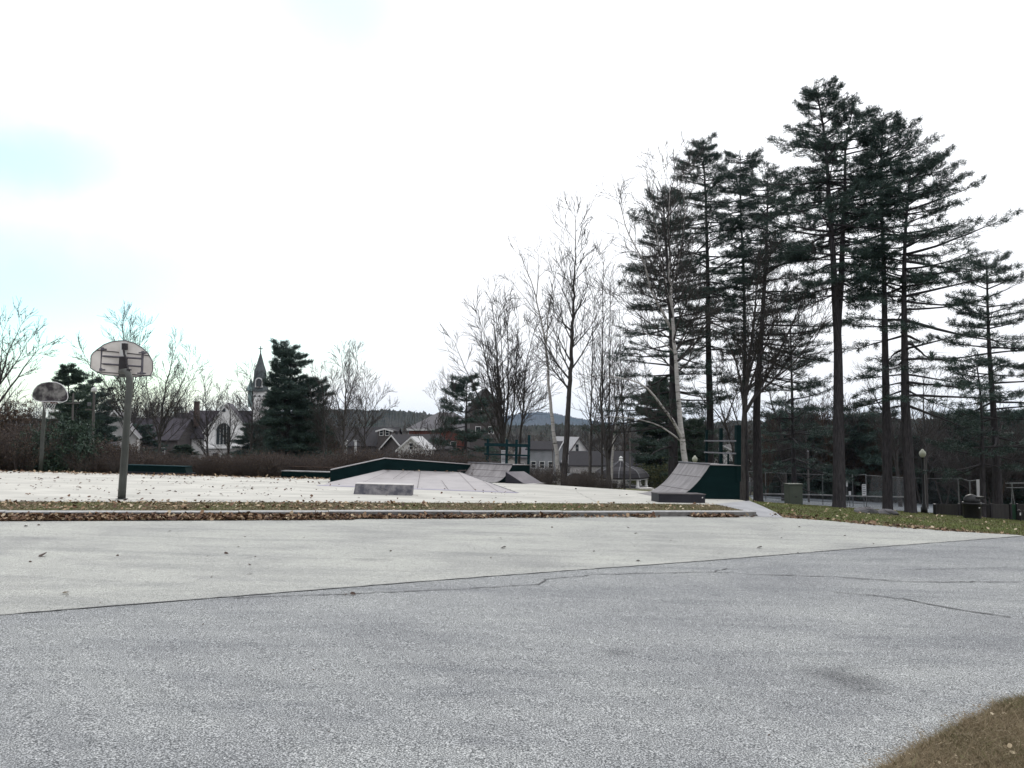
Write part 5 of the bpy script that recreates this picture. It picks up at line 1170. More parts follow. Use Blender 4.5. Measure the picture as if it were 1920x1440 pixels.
def conifer(name, label, D, stems, seed, prof, ztop_px=None, per=9, nl=.17, nw=.035, gap=.28, step=.42, bias=0., biasaz=0., need=None, bark=None, group=None, upb=.2, subs=1.0, dead=(0, 0), base=None, free=None, cat='pine tree', nbr=(2, 4)):
    """stems: ([(px,py)..], r0, r1, crown start fraction); prof(f) = branch length in metres at crown fraction f"""
    R = random.Random(seed); r = np.random.default_rng(seed); g = base if base is not None else (Vector((0, 0, 0)) if free else ground(stems[0][0][0][0], D))
    o = E(name, g, 0, label, cat, group); tr = MB(); cr = MB(); S = []; pos = []; dr = []
    for si, st in enumerate(stems):
        pl, r0, r1, cs = st[:4]; pf = st[4] if len(st) > 4 else prof; dd = st[5] if len(st) > 5 else 0
        if free: pts = [Vector((x, 0, z)) for x, z in pl]
        else: pts = [W(px, py, D+dd*min(1, (pl[0][1]-py)/(pl[0][1]-pl[-1][1]+1e-6)*2))-g for px, py in pl]
        if si == 0: pts[0] = Vector((pts[0].x, pts[0].y, -.4))
        ps = resample(pts, .4); n = len(ps); rad = [r0+(r1-r0)*(k/(n-1))**.9 for k in range(n)]
        if si == 0: rad[0] *= 1.5; rad[1] *= 1.18
        tube(tr, ps, rad, 12 if r0 > .15 else 7)
        cl = np.cumsum([0]+[(b-a).length for a, b in zip(ps[:-1], ps[1:])]); tot = cl[-1]
        def at(s):
            k = min(int(np.searchsorted(cl, s, 'right'))-1, n-2); k = max(k, 0); t = (s-cl[k])/(cl[k+1]-cl[k]+1e-9); return ps[k].lerp(ps[k+1], min(t, 1))
        s = tot*cs
        while s < tot-.1:
            f = (s-tot*cs)/(tot*(1-cs)); az0 = R.uniform(0, 6.28); nb = R.randint(*nbr)
            for b in range(nb):
                az = az0+b*2*math.pi/nb+R.gauss(0, .35); ln = pf(f)*R.uniform(.6, 1.2)*(1+bias*math.cos(az-biasaz))
                if ln < .35 or R.random() < .08: continue
                el = math.radians(-8+30*f**1.6+R.gauss(0, 7)); ln *= LK; p = at(s); d = (math.cos(az)*math.cos(el), math.sin(az)*math.cos(el), math.sin(el)); m = 7; stp = ln/m; rb = .018+.011*ln; keep = R.random()
                for k in range(m):
                    d = nrm3((d[0]+R.gauss(0, .07), d[1]+R.gauss(0, .07), d[2]+.05*(k-1.5)/m*2+R.gauss(0, .04))); q = (p[0]+d[0]*stp, p[1]+d[1]*stp, p[2]+d[2]*stp)
                    S.append((tuple(p), q, rb*(1-k/m)+.006, rb*(1-(k+1)/m)+.006))
                    t = (k+1)/m
                    if t > (.22 if f > .45 else .38):
                        for sg in (-1, 1):
                          for rep in range(1 if R.random() > subs-1 else 2):
                            if R.random() < .12: continue
                            a = sg*math.radians(R.uniform(35, 65)); c_, s_ = math.cos(a), math.sin(a); d2 = nrm3((d[0]*c_-d[1]*s_, d[0]*s_+d[1]*c_, d[2]*.6+R.uniform(-.05, .22)))
                            l2 = (ln*(1-t)*.55+.28)*R.uniform(.6, 1.25); e = (q[0]+d2[0]*l2, q[1]+d2[1]*l2, q[2]+d2[2]*l2); S.append((q, e, .012, .005))
                            if R.random() < (.9 if keep < gap*.4 and ln < 2.6 else gap*.5): continue
                            nt_ = max(2, int(l2/.14))
                            for w_ in range(nt_):
                                tt = (w_+.6+R.uniform(-.3, .3))/nt_
                                if tt < .18: continue
                                pos.append((q[0]+d2[0]*l2*tt, q[1]+d2[1]*l2*tt, q[2]+d2[2]*l2*tt+R.gauss(0, .03))); dr.append(d2)
                    p = q
                pos.append(tuple(p)); dr.append(d)
            s += step*1.1*R.uniform(.5, 1.5)*(1 if f < .8 else .8)
        # top tuft
        for k in range(5): pos.append(tuple(ps[-1]+Vector((R.gauss(0, .08), R.gauss(0, .08), R.uniform(-.4, .15))))); dr.append((0, 0, 1))
        # dead stubs below the crown
        s = tot*dead[0]
        while dead[1] and s < tot*cs:
            az = R.uniform(0, 6.28); ln = R.uniform(.3, dead[1]); p = at(s); d = (math.cos(az), math.sin(az), R.uniform(-.25, .35))
            for k in range(4):
                q = (p[0]+d[0]*ln/4, p[1]+d[1]*ln/4, p[2]+d[2]*ln/4); S.append((tuple(p), q, .022*(1-k/4)+.004, .022*(1-(k+1)/4)+.004)); d = nrm3((d[0]+R.gauss(0, .2), d[1]+R.gauss(0, .2), d[2]+R.gauss(0, .15)))
                if R.random() < .5: S.append((q, (q[0]+R.gauss(0, .3), q[1]+R.gauss(0, .3), q[2]+R.uniform(-.1, .3)), .007, .004))
                p = q
            s += R.uniform(.25, 1.1)
    tr.build('trunk', bark or M_pbark, o, True); bm_ = MB(); add_segs(bm_, S); bm_.build('limbs', bark or M_pbark, o)
    tufts(cr, pos, dr, r, nl*1.3, nw*.95, int(per*1.6), .8, upb); cr.build('crown', need or M_need, o); return o

LK = 1.3
def pf(a, b, c): return lambda f: (a+(b-a)*(f/.35)) if f < .35 else (b+(c-b)*((f-.35)/.65)**1.8)
GP = None
# forked pine, tallest
conifer('pine_tree', 'tallest pine, with a trunk that forks halfway up, standing left of two straight pines', 42, [
    ([(1573, 953), (1573, 860), (1572, 760), (1571, 650), (1566, 565), (1562, 480), (1556, 400), (1551, 310), (1544, 240), (1530, 166)], .36, .035, .50, pf(1.9, 3.0, .5)),
    ([(1570, 640), (1572, 590), (1577, 530), (1580, 440), (1584, 360), (1586, 270), (1600, 200)], .21, .03, .25, pf(1.6, 2.6, .6), 1.0)], 101, None, per=10, gap=.25, step=.36, dead=(.3, .9))
conifer('pine_tree', 'straight middle pine with bare lower trunk, left of the lamp post', 43, [
    ([(1664, 952), (1663, 850), (1661, 740), (1659, 620), (1657, 500), (1654, 420), (1651, 330), (1656, 226)], .29, .03, .56, pf(2.0, 2.9, .4))], 102, None, per=10, gap=.22, step=.34, dead=(.28, 2.6), bias=.15)
conifer('pine_tree', 'thick dark pine right behind the lamp post, long limbs reaching to the right', 42, [
    ([(1708, 960), (1703, 860), (1698, 760), (1696, 650), (1695, 540), (1697, 450), (1701, 390), (1708, 310)], .33, .03, .32, pf(3.0, 3.9, .8))], 103, None, per=9, gap=.30, step=.36, bias=.3, biasaz=-.1, dead=(.15, 1.8), nbr=(2, 3))
conifer('pine_tree', 'leaning pine at the right edge with open layered limbs', 46, [
    ([(1872, 945), (1868, 860), (1862, 760), (1855, 660), (1852, 580), (1850, 492)], .28, .03, .26, pf(3.2, 2.9, .8))], 104, None, per=10, gap=.2, step=.38, bias=.1, dead=(.2, 1.4), nbr=(2, 3))
conifer('pine_tree', 'slim pine with pale trunk just left of the leaning right-hand pine', 44, [
    ([(1842, 948), (1842, 860), (1841, 780), (1836, 720), (1828, 660)], .19, .02, .35, pf(2.6, 1.8, .4))], 105, None, per=8, gap=.45, step=.6, dead=(.25, .9), nbr=(2, 3))
# the left-hand group of pines
conifer('pine_tree', 'tall pine with brown trunk behind the quarter pipe railing', 52, [
    ([(1331, 940), (1331, 860), (1331, 760), (1328, 640), (1327, 520), (1324, 400), (1321, 330), (1318, 262)], .32, .03, .42, pf(2.6, 3.0, .6))], 106, None, per=9, gap=.25, step=.42, dead=(.12, 2.2))
conifer('pine_tree', 'pine right of the quarter pipe with its top among two others', 50, [
    ([(1422, 940), (1420, 860), (1419, 760), (1426, 650), (1433, 540), (1438, 430), (1440, 325)], .34, .03, .38, pf(3.4, 3.2, 1.0))], 107, None, per=9, gap=.28, step=.42, bias=.2, dead=(.15, 2.0))
conifer('pine_tree', 'slim pine between the railing pine and the one right of the quarter pipe', 54, [
    ([(1398, 940), (1397, 840), (1396, 740), (1396, 600), (1393, 480), (1388, 380), (1388, 290)], .24, .03, .58, pf(2.2, 2.4, .9))], 108, None, per=9, gap=.22, step=.42, dead=(.2, 1.4))
conifer('pine_tree', 'broad dark pine right behind the big white birch', 49, [
    ([(1262, 930), (1262, 860), (1262, 760), (1260, 650), (1256, 560), (1249, 460), (1242, 358)], .36, .03, .18, pf(3.6, 3.3, .6))], 109, None, per=9, gap=.36, step=.42, bias=.15, biasaz=math.pi, dead=(.1, 1.2))
conifer('pine_tree', 'shorter pine filling in behind the railing, low drooping limbs', 60, [
    ([(1490, 940), (1488, 860), (1486, 780), (1484, 690), (1482, 600)], .22, .03, .12, pf(3.4, 3.0, .8))], 110, None, per=8, gap=.34, step=.5, need=M_need)
conifer('hemlock', 'dense dark hemlock left of the big white birch, above the gazebo', 124, [
    ([(1238, 920), (1238, 850), (1237, 760), (1236, 712)], .3, .04, .04, pf(3.9, 3.6, .6))], 111, None, per=10, nl=.32, nw=.09, gap=.1, step=.5, need=M_need2, cat='conifer', subs=1.3, nbr=(4, 6))
conifer('hemlock', 'second dark hemlock behind the lower birch trunk', 70, [
    ([(1300, 935), (1300, 850), (1300, 790)], .2, .03, .04, pf(2.6, 2.2, .4))], 112, None, per=12, gap=.1, step=.3, need=M_need2, cat='conifer', subs=1.3, nbr=(4, 6))
# left and centre conifers
conifer('pine_tree', 'bushy two stemmed pine right beside the church spire', 74, [
    ([(534, 900), (534, 840), (534, 760), (533, 700), (531, 655)], .26, .03, .12, pf(2.3, 1.9, 1.0)),
    ([(540, 895), (541, 820), (543, 740), (546, 665)], .22, .03, .1, pf(3.0, 2.2, 1.0)),
    ([(560, 880), (576, 800), (590, 715)], .16, .03, .1, pf(2.2, 1.6, .8), 2)], 120, None, per=10, gap=.14, step=.36, nl=.24, nw=.05, bias=.2)
conifer('pine_tree', 'dark pine in front of the tall shingled building', 80, [
    ([(872, 900), (873, 840), (874, 780), (876, 712)], .22, .03, .06, pf(3.2, 2.9, 1.0))], 121, None, per=9, gap=.18, step=.42, nl=.24, nw=.055)
conifer('spruce_tree', 'small spruce with a layered pointed top near the far backboard', 95, [
    ([(127, 900), (127, 820), (128, 750), (129, 684)], .2, .03, .1, pf(3.0, 2.6, .3))], 122, None, per=9, gap=.2, step=.6, nl=.26, nw=.06, cat='conifer', need=M_need2, nbr=(4, 5))
conifer('pine_tree', 'broad pine behind the left rim of the front backboard', 100, [
    ([(172, 900), (172, 800), (173, 702)], .22, .03, .1, pf(2.6, 2.4, 1.2))], 123, None, per=9, gap=.2, step=.5, nl=.28, nw=.06)
conifer('pine_tree', 'dark low pine between the shrub and the pale gable house', 90, [
    ([(148, 900), (148, 820), (147, 744)], .2, .03, .06, pf(2.1, 1.9, .8))], 124, None, per=9, gap=.2, step=.45, nl=.28, nw=.06, need=M_need2)

# ---- birches and signature bare trees
BP = dict(max=3, wob=.09, up=.045, kids=(0, 1.3, 1.5, 1.5), ang=(22, 42), rmin=.008)
bare_tree('big white birch with one limb leaning left, behind the tall quarter pipe', 38, [
    ([(1289, 940), (1288, 900), (1285, 860), (1277, 800), (1270, 720), (1264, 640), (1259, 560), (1255, 490), (1254, 410), (1256, 350)], .165, .025, -.5),
    ([(1283, 835), (1262, 790), (1240, 760), (1214, 728), (1180, 712), (1130, 704)], .10, .02, -1.5),
    ([(1259, 618), (1240, 580), (1222, 545), (1205, 490), (1180, 440), (1160, 372)], .075, .012, -.8),
    ([(1258, 570), (1245, 520), (1232, 440), (1222, 370), (1228, 325)], .05, .01, .8), ([(1256, 545), (1275, 480), (1284, 400), (1280, 330)], .045, .01, 1),
    ([(1280, 830), (1240, 800), (1190, 785), (1135, 780)], .05, .012, .5), ([(1264, 660), (1240, 640), (1200, 620)], .04, .01, .5)], 201, M_birch, {**BP, 'kids': (0, 1.5, 1.7, 1.6), 'rmin': .009}, 1.3, .27, .4, 'birch_tree', 'birch tree', None, M_gbark)
bare_tree('leaning slender birch forking into a wide V, left of the tall bare tree', 48, [
    ([(1051, 912), (1047, 880), (1040, 820), (1031, 740), (1027, 690), (1022, 640), (1014, 600), (1000, 540), (985, 500), (972, 466)], .16, .012, .5),
    ([(1024, 645), (1028, 590), (1034, 550), (1042, 510), (1045, 478)], .06, .012, -.6), ([(1005, 560), (1010, 520), (1008, 470)], .045, .01, .6), ([(1010, 590), (985, 560), (962, 530)], .035, .01, -.4)], 202, M_birch, BP, .75, .18, .6, 'birch_tree', 'birch tree', None, M_gbark2)
bare_tree('thin white birch behind the white house gable, between the tall bare tree and the saplings', 60, [
    ([(1146, 905), (1148, 860), (1152, 820), (1156, 780), (1150, 700), (1146, 620)], .11, .012, .4), ([(1155, 790), (1165, 740), (1172, 690)], .04, .01, .5)], 203, M_birch, BP, .8, .2, .4, 'birch_tree', 'birch tree', None, M_gbark)
bare_tree('tall straight bare tree with rising limbs, right of the leaning birch', 46, [
    ([(1057, 915), (1059, 870), (1063, 800), (1068, 730), (1071, 680), (1074, 610), (1076, 540), (1079, 470), (1080, 408)], .22, .012, 0),
    ([(1073, 690), (1090, 665), (1108, 630), (1118, 590)], .06, .01, .8), ([(1070, 740), (1050, 700), (1036, 672)], .05, .01, -.5), ([(1075, 600), (1062, 560), (1050, 535), (1036, 510)], .05, .01, 1), ([(1076, 590), (1095, 560), (1106, 520)], .05, .01, -1), ([(1072, 620), (1055, 605), (1036, 595)], .04, .01, .2)],
    204, M_gbark, dict(max=3, up=.06, kids=(0, 1.4, 1.5, 1.4), ang=(18, 38), rmin=.011), .9, .21, .35)
bare_tree('many stemmed bare maple fanning upward over the teal railing', 52, [
    ([(944, 905), (943, 860), (941, 800), (936, 720), (930, 650), (926, 600), (922, 556)], .17, .012, 0),
    ([(942, 830), (930, 770), (915, 700), (905, 640), (898, 590)], .09, .012, 1.5), ([(942, 840), (920, 790), (895, 740), (872, 690), (852, 640)], .08, .01, -1.5), ([(943, 835), (952, 760), (953, 690), (952, 620), (956, 565)], .10, .01, .5), ([(944, 850), (960, 790), (966, 720), (970, 640), (972, 590)], .08, .01, -1),
    ([(942, 845), (910, 800), (880, 775), (846, 740)], .05, .01, 1), ([(943, 830), (936, 760), (918, 690), (905, 620), (890, 575)], .06, .01, -.8), ([(943, 820), (945, 740), (940, 660), (938, 580)], .07, .01, 2)], 205, M_gbark, dict(max=3, up=.05, kids=(0, 1.6, 1.8, 1.3), ang=(16, 34), rmin=.011), .75, .22, .25)
bare_tree('crooked forked bare tree leaning right of the many stemmed maple', 54, [
    ([(972, 905), (974, 860), (977, 810), (982, 750), (986, 690), (994, 650), (1003, 615)], .13, .012, 0), ([(979, 790), (995, 750), (1003, 710), (1012, 680)], .06, .01, .8), ([(980, 775), (968, 740), (960, 715)], .05, .01, -.8), ([(984, 735), (1003, 715), (1025, 695)], .05, .01, 0)], 206, M_gbark, dict(max=3, up=.05, kids=(0, 1.6, 1.8, 1.3), ang=(22, 45), rmin=.011), 1.0, .26, .35)
for k, (a, b, c, d, ex) in enumerate([(1107, 905, 1112, 560, 'leftmost'), (1128, 905, 1131, 470, 'tallest'), (1141, 905, 1145, 520, 'third'), (1170, 905, 1162, 600, 'rightmost')]):
    bare_tree('%s of the four thin grey saplings in front of the gazebo side' % ex, 47+k*2, [([(a, b+8), (a+1, b-80), ((a+c)/2, (b+d)/2), (c, d)], .085, .01, .4), ([(a+1, b-90), (a+14, b-150), (a+22, b-210)], .04, .008, .6), ([(a, b-120), (a-10, b-180), (a-14, b-250)], .035, .008, -.6)], 210+k, M_gbark, dict(max=2, up=.06, kids=(0, 1.5, 1.6), ang=(22, 45)), .9, .2, .3, group='thin saplings by the gazebo')
bare_tree('dark low forked tree in front of the gazebo roof', 44, [
    ([(1141, 930), (1141, 890), (1140, 860), (1133, 810), (1126, 740), (1128, 690)], .17, .015, 0), ([(1141, 860), (1148, 810), (1160, 760), (1172, 700)], .09, .012, .6), ([(1141, 850), (1160, 815), (1190, 780)], .06, .01, -.6), ([(1138, 840), (1110, 800), (1090, 770)], .05, .01, .6)], 216, M_gbark, dict(max=2, up=.06, kids=(0, 1.7, 1.9), ang=(22, 45)), .9, .22, .25)
bare_tree('wide spreading bare tree with many long upswept limbs right of the quarter pipe', 42, [
    ([(1392, 945), (1392, 880), (1393, 820), (1396, 770), (1402, 700), (1412, 620), (1420, 540), (1428, 480)], .20, .014, 0),
    ([(1396, 775), (1420, 735), (1450, 680), (1480, 620), (1506, 560), (1530, 500)], .11, .01, -.5), ([(1400, 740), (1430, 660), (1462, 580), (1485, 530)], .08, .01, 1), ([(1396, 770), (1386, 700), (1366, 640), (1350, 590)], .09, .01, -1), ([(1396, 760), (1410, 680), (1436, 600), (1455, 520)], .08, .01, .7),
    ([(1400, 765), (1440, 720), (1490, 680), (1530, 620), (1556, 570)], .07, .01, -1.2), ([(1393, 820), (1372, 760), (1357, 720), (1350, 690)], .06, .01, .6), ([(1410, 750), (1460, 700), (1510, 620), (1545, 555)], .06, .01, .3)], 207, M_gbark, dict(max=3, up=.04, kids=(0, 1.5, 1.7, 1.2), ang=(14, 34), rmin=.009), 1.2, .26, .4)
bare_tree('stooping bare tree whose thin trunk curves down beside the quarter pipe rails', 47, [
    ([(1378, 945), (1376, 860), (1368, 820), (1356, 780), (1348, 740), (1343, 690)], .10, .012, 0), ([(1368, 815), (1340, 770), (1310, 740), (1290, 700)], .05, .01, .6), ([(1360, 790), (1380, 740), (1396, 680)], .05, .01, -.5)], 208, M_gbark, dict(max=2, up=.05), .8, .22, .3)
# apple-like tree by the fence, trees behind the right-hand pines
bare_tree('low spreading old tree with thick short trunk behind the tennis fence', 70, [
    ([(1470, 915), (1470, 880), (1471, 855), (1462, 800), (1448, 760), (1440, 720)], .32, .02, 0), ([(1471, 868), (1450, 820), (1425, 790)], .16, .02, .5), ([(1471, 862), (1492, 810), (1512, 770), (1520, 730)], .17, .02, -.5), ([(1472, 870), (1480, 800), (1478, 740)], .13, .02, 1)], 209, M_gbark, dict(max=3, up=.03, rmin=.009), 1.0, .22, .15)
bare_tree('dark bare tree with a rounded fan of limbs between the middle and lamp post pines', 75, [
    ([(1688, 930), (1680, 860), (1670, 810), (1655, 770), (1638, 740), (1622, 700)], .22, .015, 0), ([(1676, 830), (1668, 770), (1660, 720)], .1, .012, .6), ([(1682, 870), (1640, 800), (1600, 770)], .08, .012, -.6), ([(1680, 850), (1690, 780), (1684, 720)], .08, .012, 1)], 217, M_gbark, dict(max=3, up=.05, rmin=.008), .9, .22, .3)
bare_tree('upright bare tree with fan shaped crown just right of the lamp post', 72, [
    ([(1736, 930), (1735, 860), (1733, 800), (1731, 740), (1733, 690)], .2, .014, 0), ([(1734, 830), (1748, 770), (1756, 710)], .09, .012, .6), ([(1735, 840), (1712, 780), (1706, 730)], .08, .012, -.6), ([(1735, 850), (1765, 790), (1778, 740)], .08, .012, 1)], 218, M_gbark, dict(max=3, up=.06, rmin=.008), .9, .22, .3)
# left
bare_tree('bare tree with a few clinging dead leaves at the far left edge', 46, [
    ([(-12, 930), (-10, 850), (-6, 760), (4, 700), (20, 650), (38, 612)], .17, .012, 0), ([(-6, 760), (20, 725), (45, 690), (72, 655)], .07, .01, .6), ([(-8, 790), (-30, 700), (-28, 640)], .08, .01, -.5), ([(-4, 740), (2, 680), (6, 620)], .06, .01, .4), ([(0, 720), (30, 680), (52, 640)], .05, .01, -.4)], 220, M_gbark, dict(max=3, up=.05), 1.0, .22, .2)
tl = bpy.context.scene.objects[-1] if False else None
for lb, D, st, sd in [
    ('tall thin bare tree rising behind the front backboard', 66, [([(240, 905), (240, 800), (238, 720), (233, 660), (228, 604)], .15, .012, 0), ([(239, 780), (255, 700), (262, 640), (268, 614)], .07, .01, .6), ([(239, 800), (210, 740), (175, 690), (152, 655)], .06, .01, -.5), ([(239, 760), (244, 690), (244, 605)], .06, .01, .7)], 221),
    ('broad bare tree fanning out right of the front hoop pole', 68, [([(297, 905), (298, 850), (302, 790), (310, 730), (322, 680), (330, 645)], .17, .012, 0), ([(300, 820), (325, 770), (350, 730), (372, 690)], .09, .01, .8), ([(300, 830), (285, 770), (275, 720), (280, 680)], .08, .01, -.8), ([(302, 800), (330, 740), (350, 700), (356, 665)], .07, .01, .5), ([(300, 840), (340, 800), (380, 760)], .06, .01, 1)], 222),
    ('bare tree with rounded crown in front of the chimney house', 72, [([(392, 905), (390, 850), (388, 800), (386, 760), (384, 720)], .14, .012, 0), ([(389, 815), (405, 770), (415, 738)], .07, .01, .6), ([(389, 820), (365, 780), (352, 745)], .07, .01, -.6)], 223),
    ('thin bare tree standing against the left side of the steeple', 76, [([(468, 905), (470, 850), (473, 800), (474, 740), (470, 700)], .12, .012, 0), ([(473, 770), (460, 735), (445, 710)], .05, .01, .6), ([(473, 780), (450, 760), (432, 752)], .05, .01, -.6)], 224),
    ('bare tree with dark trunk in front of the arched church window', 74, [([(424, 910), (427, 870), (430, 820), (432, 780), (428, 750)], .15, .012, 0), ([(430, 830), (445, 790), (450, 760)], .06, .01, .6), ([(429, 840), (412, 800), (405, 770)], .06, .01, -.6)], 225),
    ('tallest bare tree right of the bushy pine, with an oval crown', 70, [([(643, 905), (643, 850), (646, 780), (648, 730), (642, 690), (640, 662)], .17, .012, 0), ([(646, 775), (660, 730), (670, 690), (668, 662)], .08, .01, .8), ([(645, 790), (630, 745), (620, 700)], .07, .01, -.8), ([(647, 745), (656, 700), (656, 660)], .06, .01, .4), ([(646, 800), (672, 760), (690, 720)], .05, .01, .5)], 226),
    ('bare tree with fine round crown above the dark roof, right of the oval crowned one', 76, [([(683, 905), (683, 840), (685, 780), (686, 740), (684, 706)], .13, .012, 0), ([(684, 800), (702, 765), (718, 735)], .07, .01, .6), ([(684, 805), (668, 770), (664, 730)], .06, .01, -.6), ([(684, 815), (708, 785), (730, 762)], .05, .01, .5)], 227),
    ('bare tree squeezed between the bushy pine and the oval crowned tree', 72, [([(606, 905), (607, 850), (608, 790), (606, 740), (600, 700)], .13, .012, 0), ([(607, 800), (622, 750), (628, 715)], .06, .01, .6), ([(607, 810), (592, 770), (585, 745)], .05, .01, -.6)], 228),
    ('fine twigged bare tree left of the dark pine by the shingled building', 90, [([(830, 900), (832, 840), (838, 790), (842, 750), (838, 712)], .12, .012, 0), ([(836, 800), (820, 760), (808, 735)], .06, .01, .6), ([(838, 790), (852, 760), (862, 735)], .05, .01, -.6)], 229),
    ('bare brown sapling in front of the brick building', 58, [([(808, 905), (809, 870), (812, 835), (816, 800)], .08, .01, 0), ([(809, 865), (795, 835), (785, 810)], .04, .008, .6), ([(810, 860), (828, 830), (836, 808)], .04, .008, -.6)], 230)]:
    bare_tree(lb, D, st, sd, M_gbark2 if sd in (222, 226, 227, 229) else M_gbark, dict(max=3, up=.05, kids=(0, 1.4, 1.6, 1.6), ang=(16, 38), rmin=.0115), 1.3, .24, .22)

# ---- woodland of copied bare trees
FT = [free_tree(300+k, 11, st, mt, 'woodland_tree', None, ns, dict(max=3, kids=(0, 1.5, 1.6, 1.4), rmin=.013, up=.05)) for k, (st, mt, ns) in enumerate([((.25, .30, .5), M_gbark, 1), ((.2, .32, .4), M_gbark2, 3), ((.2, .28, .6), M_bbark, 2), ((.3, .26, .5), M_gbark, 2)])]
usedF = [False]*4
def place(proto, used, i, loc, rz, sc, label, cat, group):
    if not used[i]:
        o = proto[i]; used[i] = True; o.location = loc; o.rotation_euler = (0, 0, rz); o.scale = (sc,)*3; tag(o, label, cat, group)
    else: o = dup(proto[i], loc, rz, sc, label, group); o['category'] = cat
    return o
R = random.Random(77)
zones = [ # px range, D range, top y range, count, label, group
    (-60, 110, 60, 90, 735, 775, 9, 'bare brown tree in the thicket at the far left', 'bare trees at the far left'),
    (110, 300, 128, 160, 715, 760, 9, 'bare tree in the wood behind the two hoops', 'bare trees behind the hoops'),
    (250, 470, 166, 200, 725, 765, 9, 'bare grey tree in the belt before the church', 'bare trees before the church'),
    (480, 640, 85, 110, 720, 770, 10, 'bare tree in the wood right of the steeple', 'bare trees right of the steeple'),
    (640, 900, 155, 190, 780, 812, 10, 'low bare tree among the roofs behind the funbox', 'bare trees among the roofs'),
    (900, 1110, 150, 200, 790, 812, 12, 'distant bare tree behind the white house', 'bare trees behind the white house'),
    (1060, 1260, 130, 170, 775, 805, 9, 'bare tree around the gazebo', 'bare trees around the gazebo'),
    (1290, 1480, 90, 130, 740, 790, 12, 'bare tree in the wood behind the pines', 'bare trees behind the pines'),
    (1470, 1640, 92, 120, 735, 775, 16, 'bare tree in the dark wood behind the tennis court', 'bare trees behind the tennis court'),
    (1620, 1800, 92, 115, 755, 800, 16, 'bare tree in the dark wood behind the lamp post', 'bare trees behind the lamp post'),
    (1780, 1960, 80, 105, 760, 810, 14, 'bare tree in the dark wood at the right edge', 'bare trees at the right edge')]
for a, b, d0, d1, y0, y1, n, lb, gr in zones:
    for k in range(n):
        px = a+(b-a)*(k+R.random())/n; D = R.uniform(d0, d1); g = ground(px, D); H = (W(px, R.uniform(y0, y1), D)-g).z
        place(FT, usedF, R.randrange(4), g, R.uniform(0, 6.28), H/11, lb, 'tree', gr)
# copied conifers deep in the wood
FC = [conifer('woodland_conifer', None, 0, [([(0, 0), (.1, 3), (0, 6), (.1, 10)], .16, .03, .06, pf(2.9, 2.4, .4))], 400, None, per=11, gap=.1, step=.32, nl=.3, nw=.07, free=True, need=M_need2, nbr=(4, 5), cat='conifer'),
      conifer('woodland_conifer', None, 0, [([(0, 0), (-.1, 3), (.2, 6), (0, 10)], .16, .03, .12, pf(3.2, 2.9, 1.2))], 401, None, per=10, gap=.2, step=.42, nl=.3, nw=.07, free=True, need=M_need, nbr=(3, 4), cat='conifer')]
usedC = [False]*2
for a, b, d0, d1, y0, y1, n, lb, gr in [
    (1470, 1660, 95, 125, 775, 830, 10, 'dark evergreen low in the wood behind the tennis court', 'evergreens behind the tennis court'),
    (1650, 1800, 96, 115, 800, 840, 8, 'dark evergreen low in the wood behind the lamp post', 'evergreens behind the lamp post'),
    (1780, 1950, 84, 105, 775, 830, 9, 'dark evergreen low in the wood at the right edge', 'evergreens at the right edge'),
    (1235, 1330, 125, 150, 800, 840, 5, 'dark evergreen low between gazebo and quarter pipe', 'evergreens near the gazebo'),
    (90, 180, 95, 115, 740, 790, 3, 'dark evergreen among the bare trees behind the hoops', 'evergreens behind the hoops'),
    (470, 640, 90, 112, 790, 840, 5, 'dark evergreen low behind the bushy pine', 'evergreens behind the bushy pine'),
    (260, 380, 125, 140, 800, 840, 2, 'dark evergreen low before the church', 'evergreens before the church')]:
    for k in range(n):
        px = a+(b-a)*(k+R.random())/n; D = R.uniform(d0, d1); g = ground(px, D); H = (W(px, R.uniform(y0, y1), D)-g).z
        o = place(FC, usedC, R.randrange(2), g, R.uniform(0, 6.28), H/10, lb, 'conifer', gr)
        s = H/10; o.scale = (max(s, .75)*1.15, max(s, .75)*1.15, s)

# ---- bushes behind the court
def bush(seed, leafy, mat, lm_, H=1.7, n=60, spread=1.1):
    R = random.Random(seed); o = E('brush_bush', (0, 0, 0), 0); cr = MB(); out = []
    for k in range(n):
        a = R.uniform(0, 6.28); rr_ = spread*math.sqrt(R.random()); p = (rr_*math.cos(a), rr_*math.sin(a)*.7, -.2); d = nrm3((math.cos(a)*.3+R.gauss(0, .15), math.sin(a)*.3+R.gauss(0, .15), 1))
        grow(R, out, p, d, H*R.uniform(.6, 1.05), .012, 2, dict(max=3, wob=.12, up=.04, kids=(0, 0, 3.0, 0), ang=(20, 50), rmin=.005, rate=4))
    add_segs(cr, out); cr.build('stems', mat, o)
    mb = MB(); r = np.random.default_rng(seed); e = [q[1] for q in out if q[1][2] > .2]; idx = r.choice(len(e), int(len(e)*leafy)); pos = np.array(e)[idx]
    tufts(mb, pos, np.zeros((len(pos), 3)), r, .07, .05, 2, 1., .0); mb.build('withered_leaves', lm_, o); return o
M_bstem = pm('brush_stems', (.09, .075, .072), (.055, .045, .043), scale=2, rough=.95)
FB = [bush(500, .45, M_bstem, M_brown), bush(501, .9, M_bstem, M_brown, 1.6, 55), bush(502, .5, M_gbark2, M_brown, 1.9, 50)]
usedB = [False]*3
e0, e1 = np.array(cf[0]), np.array(cf[1])
def court_far(px):
    u = (px-960)/F; d = e1-e0; t = (u*e0[1]-e0[0])/(d[0]-u*d[1]); return e0+d*t
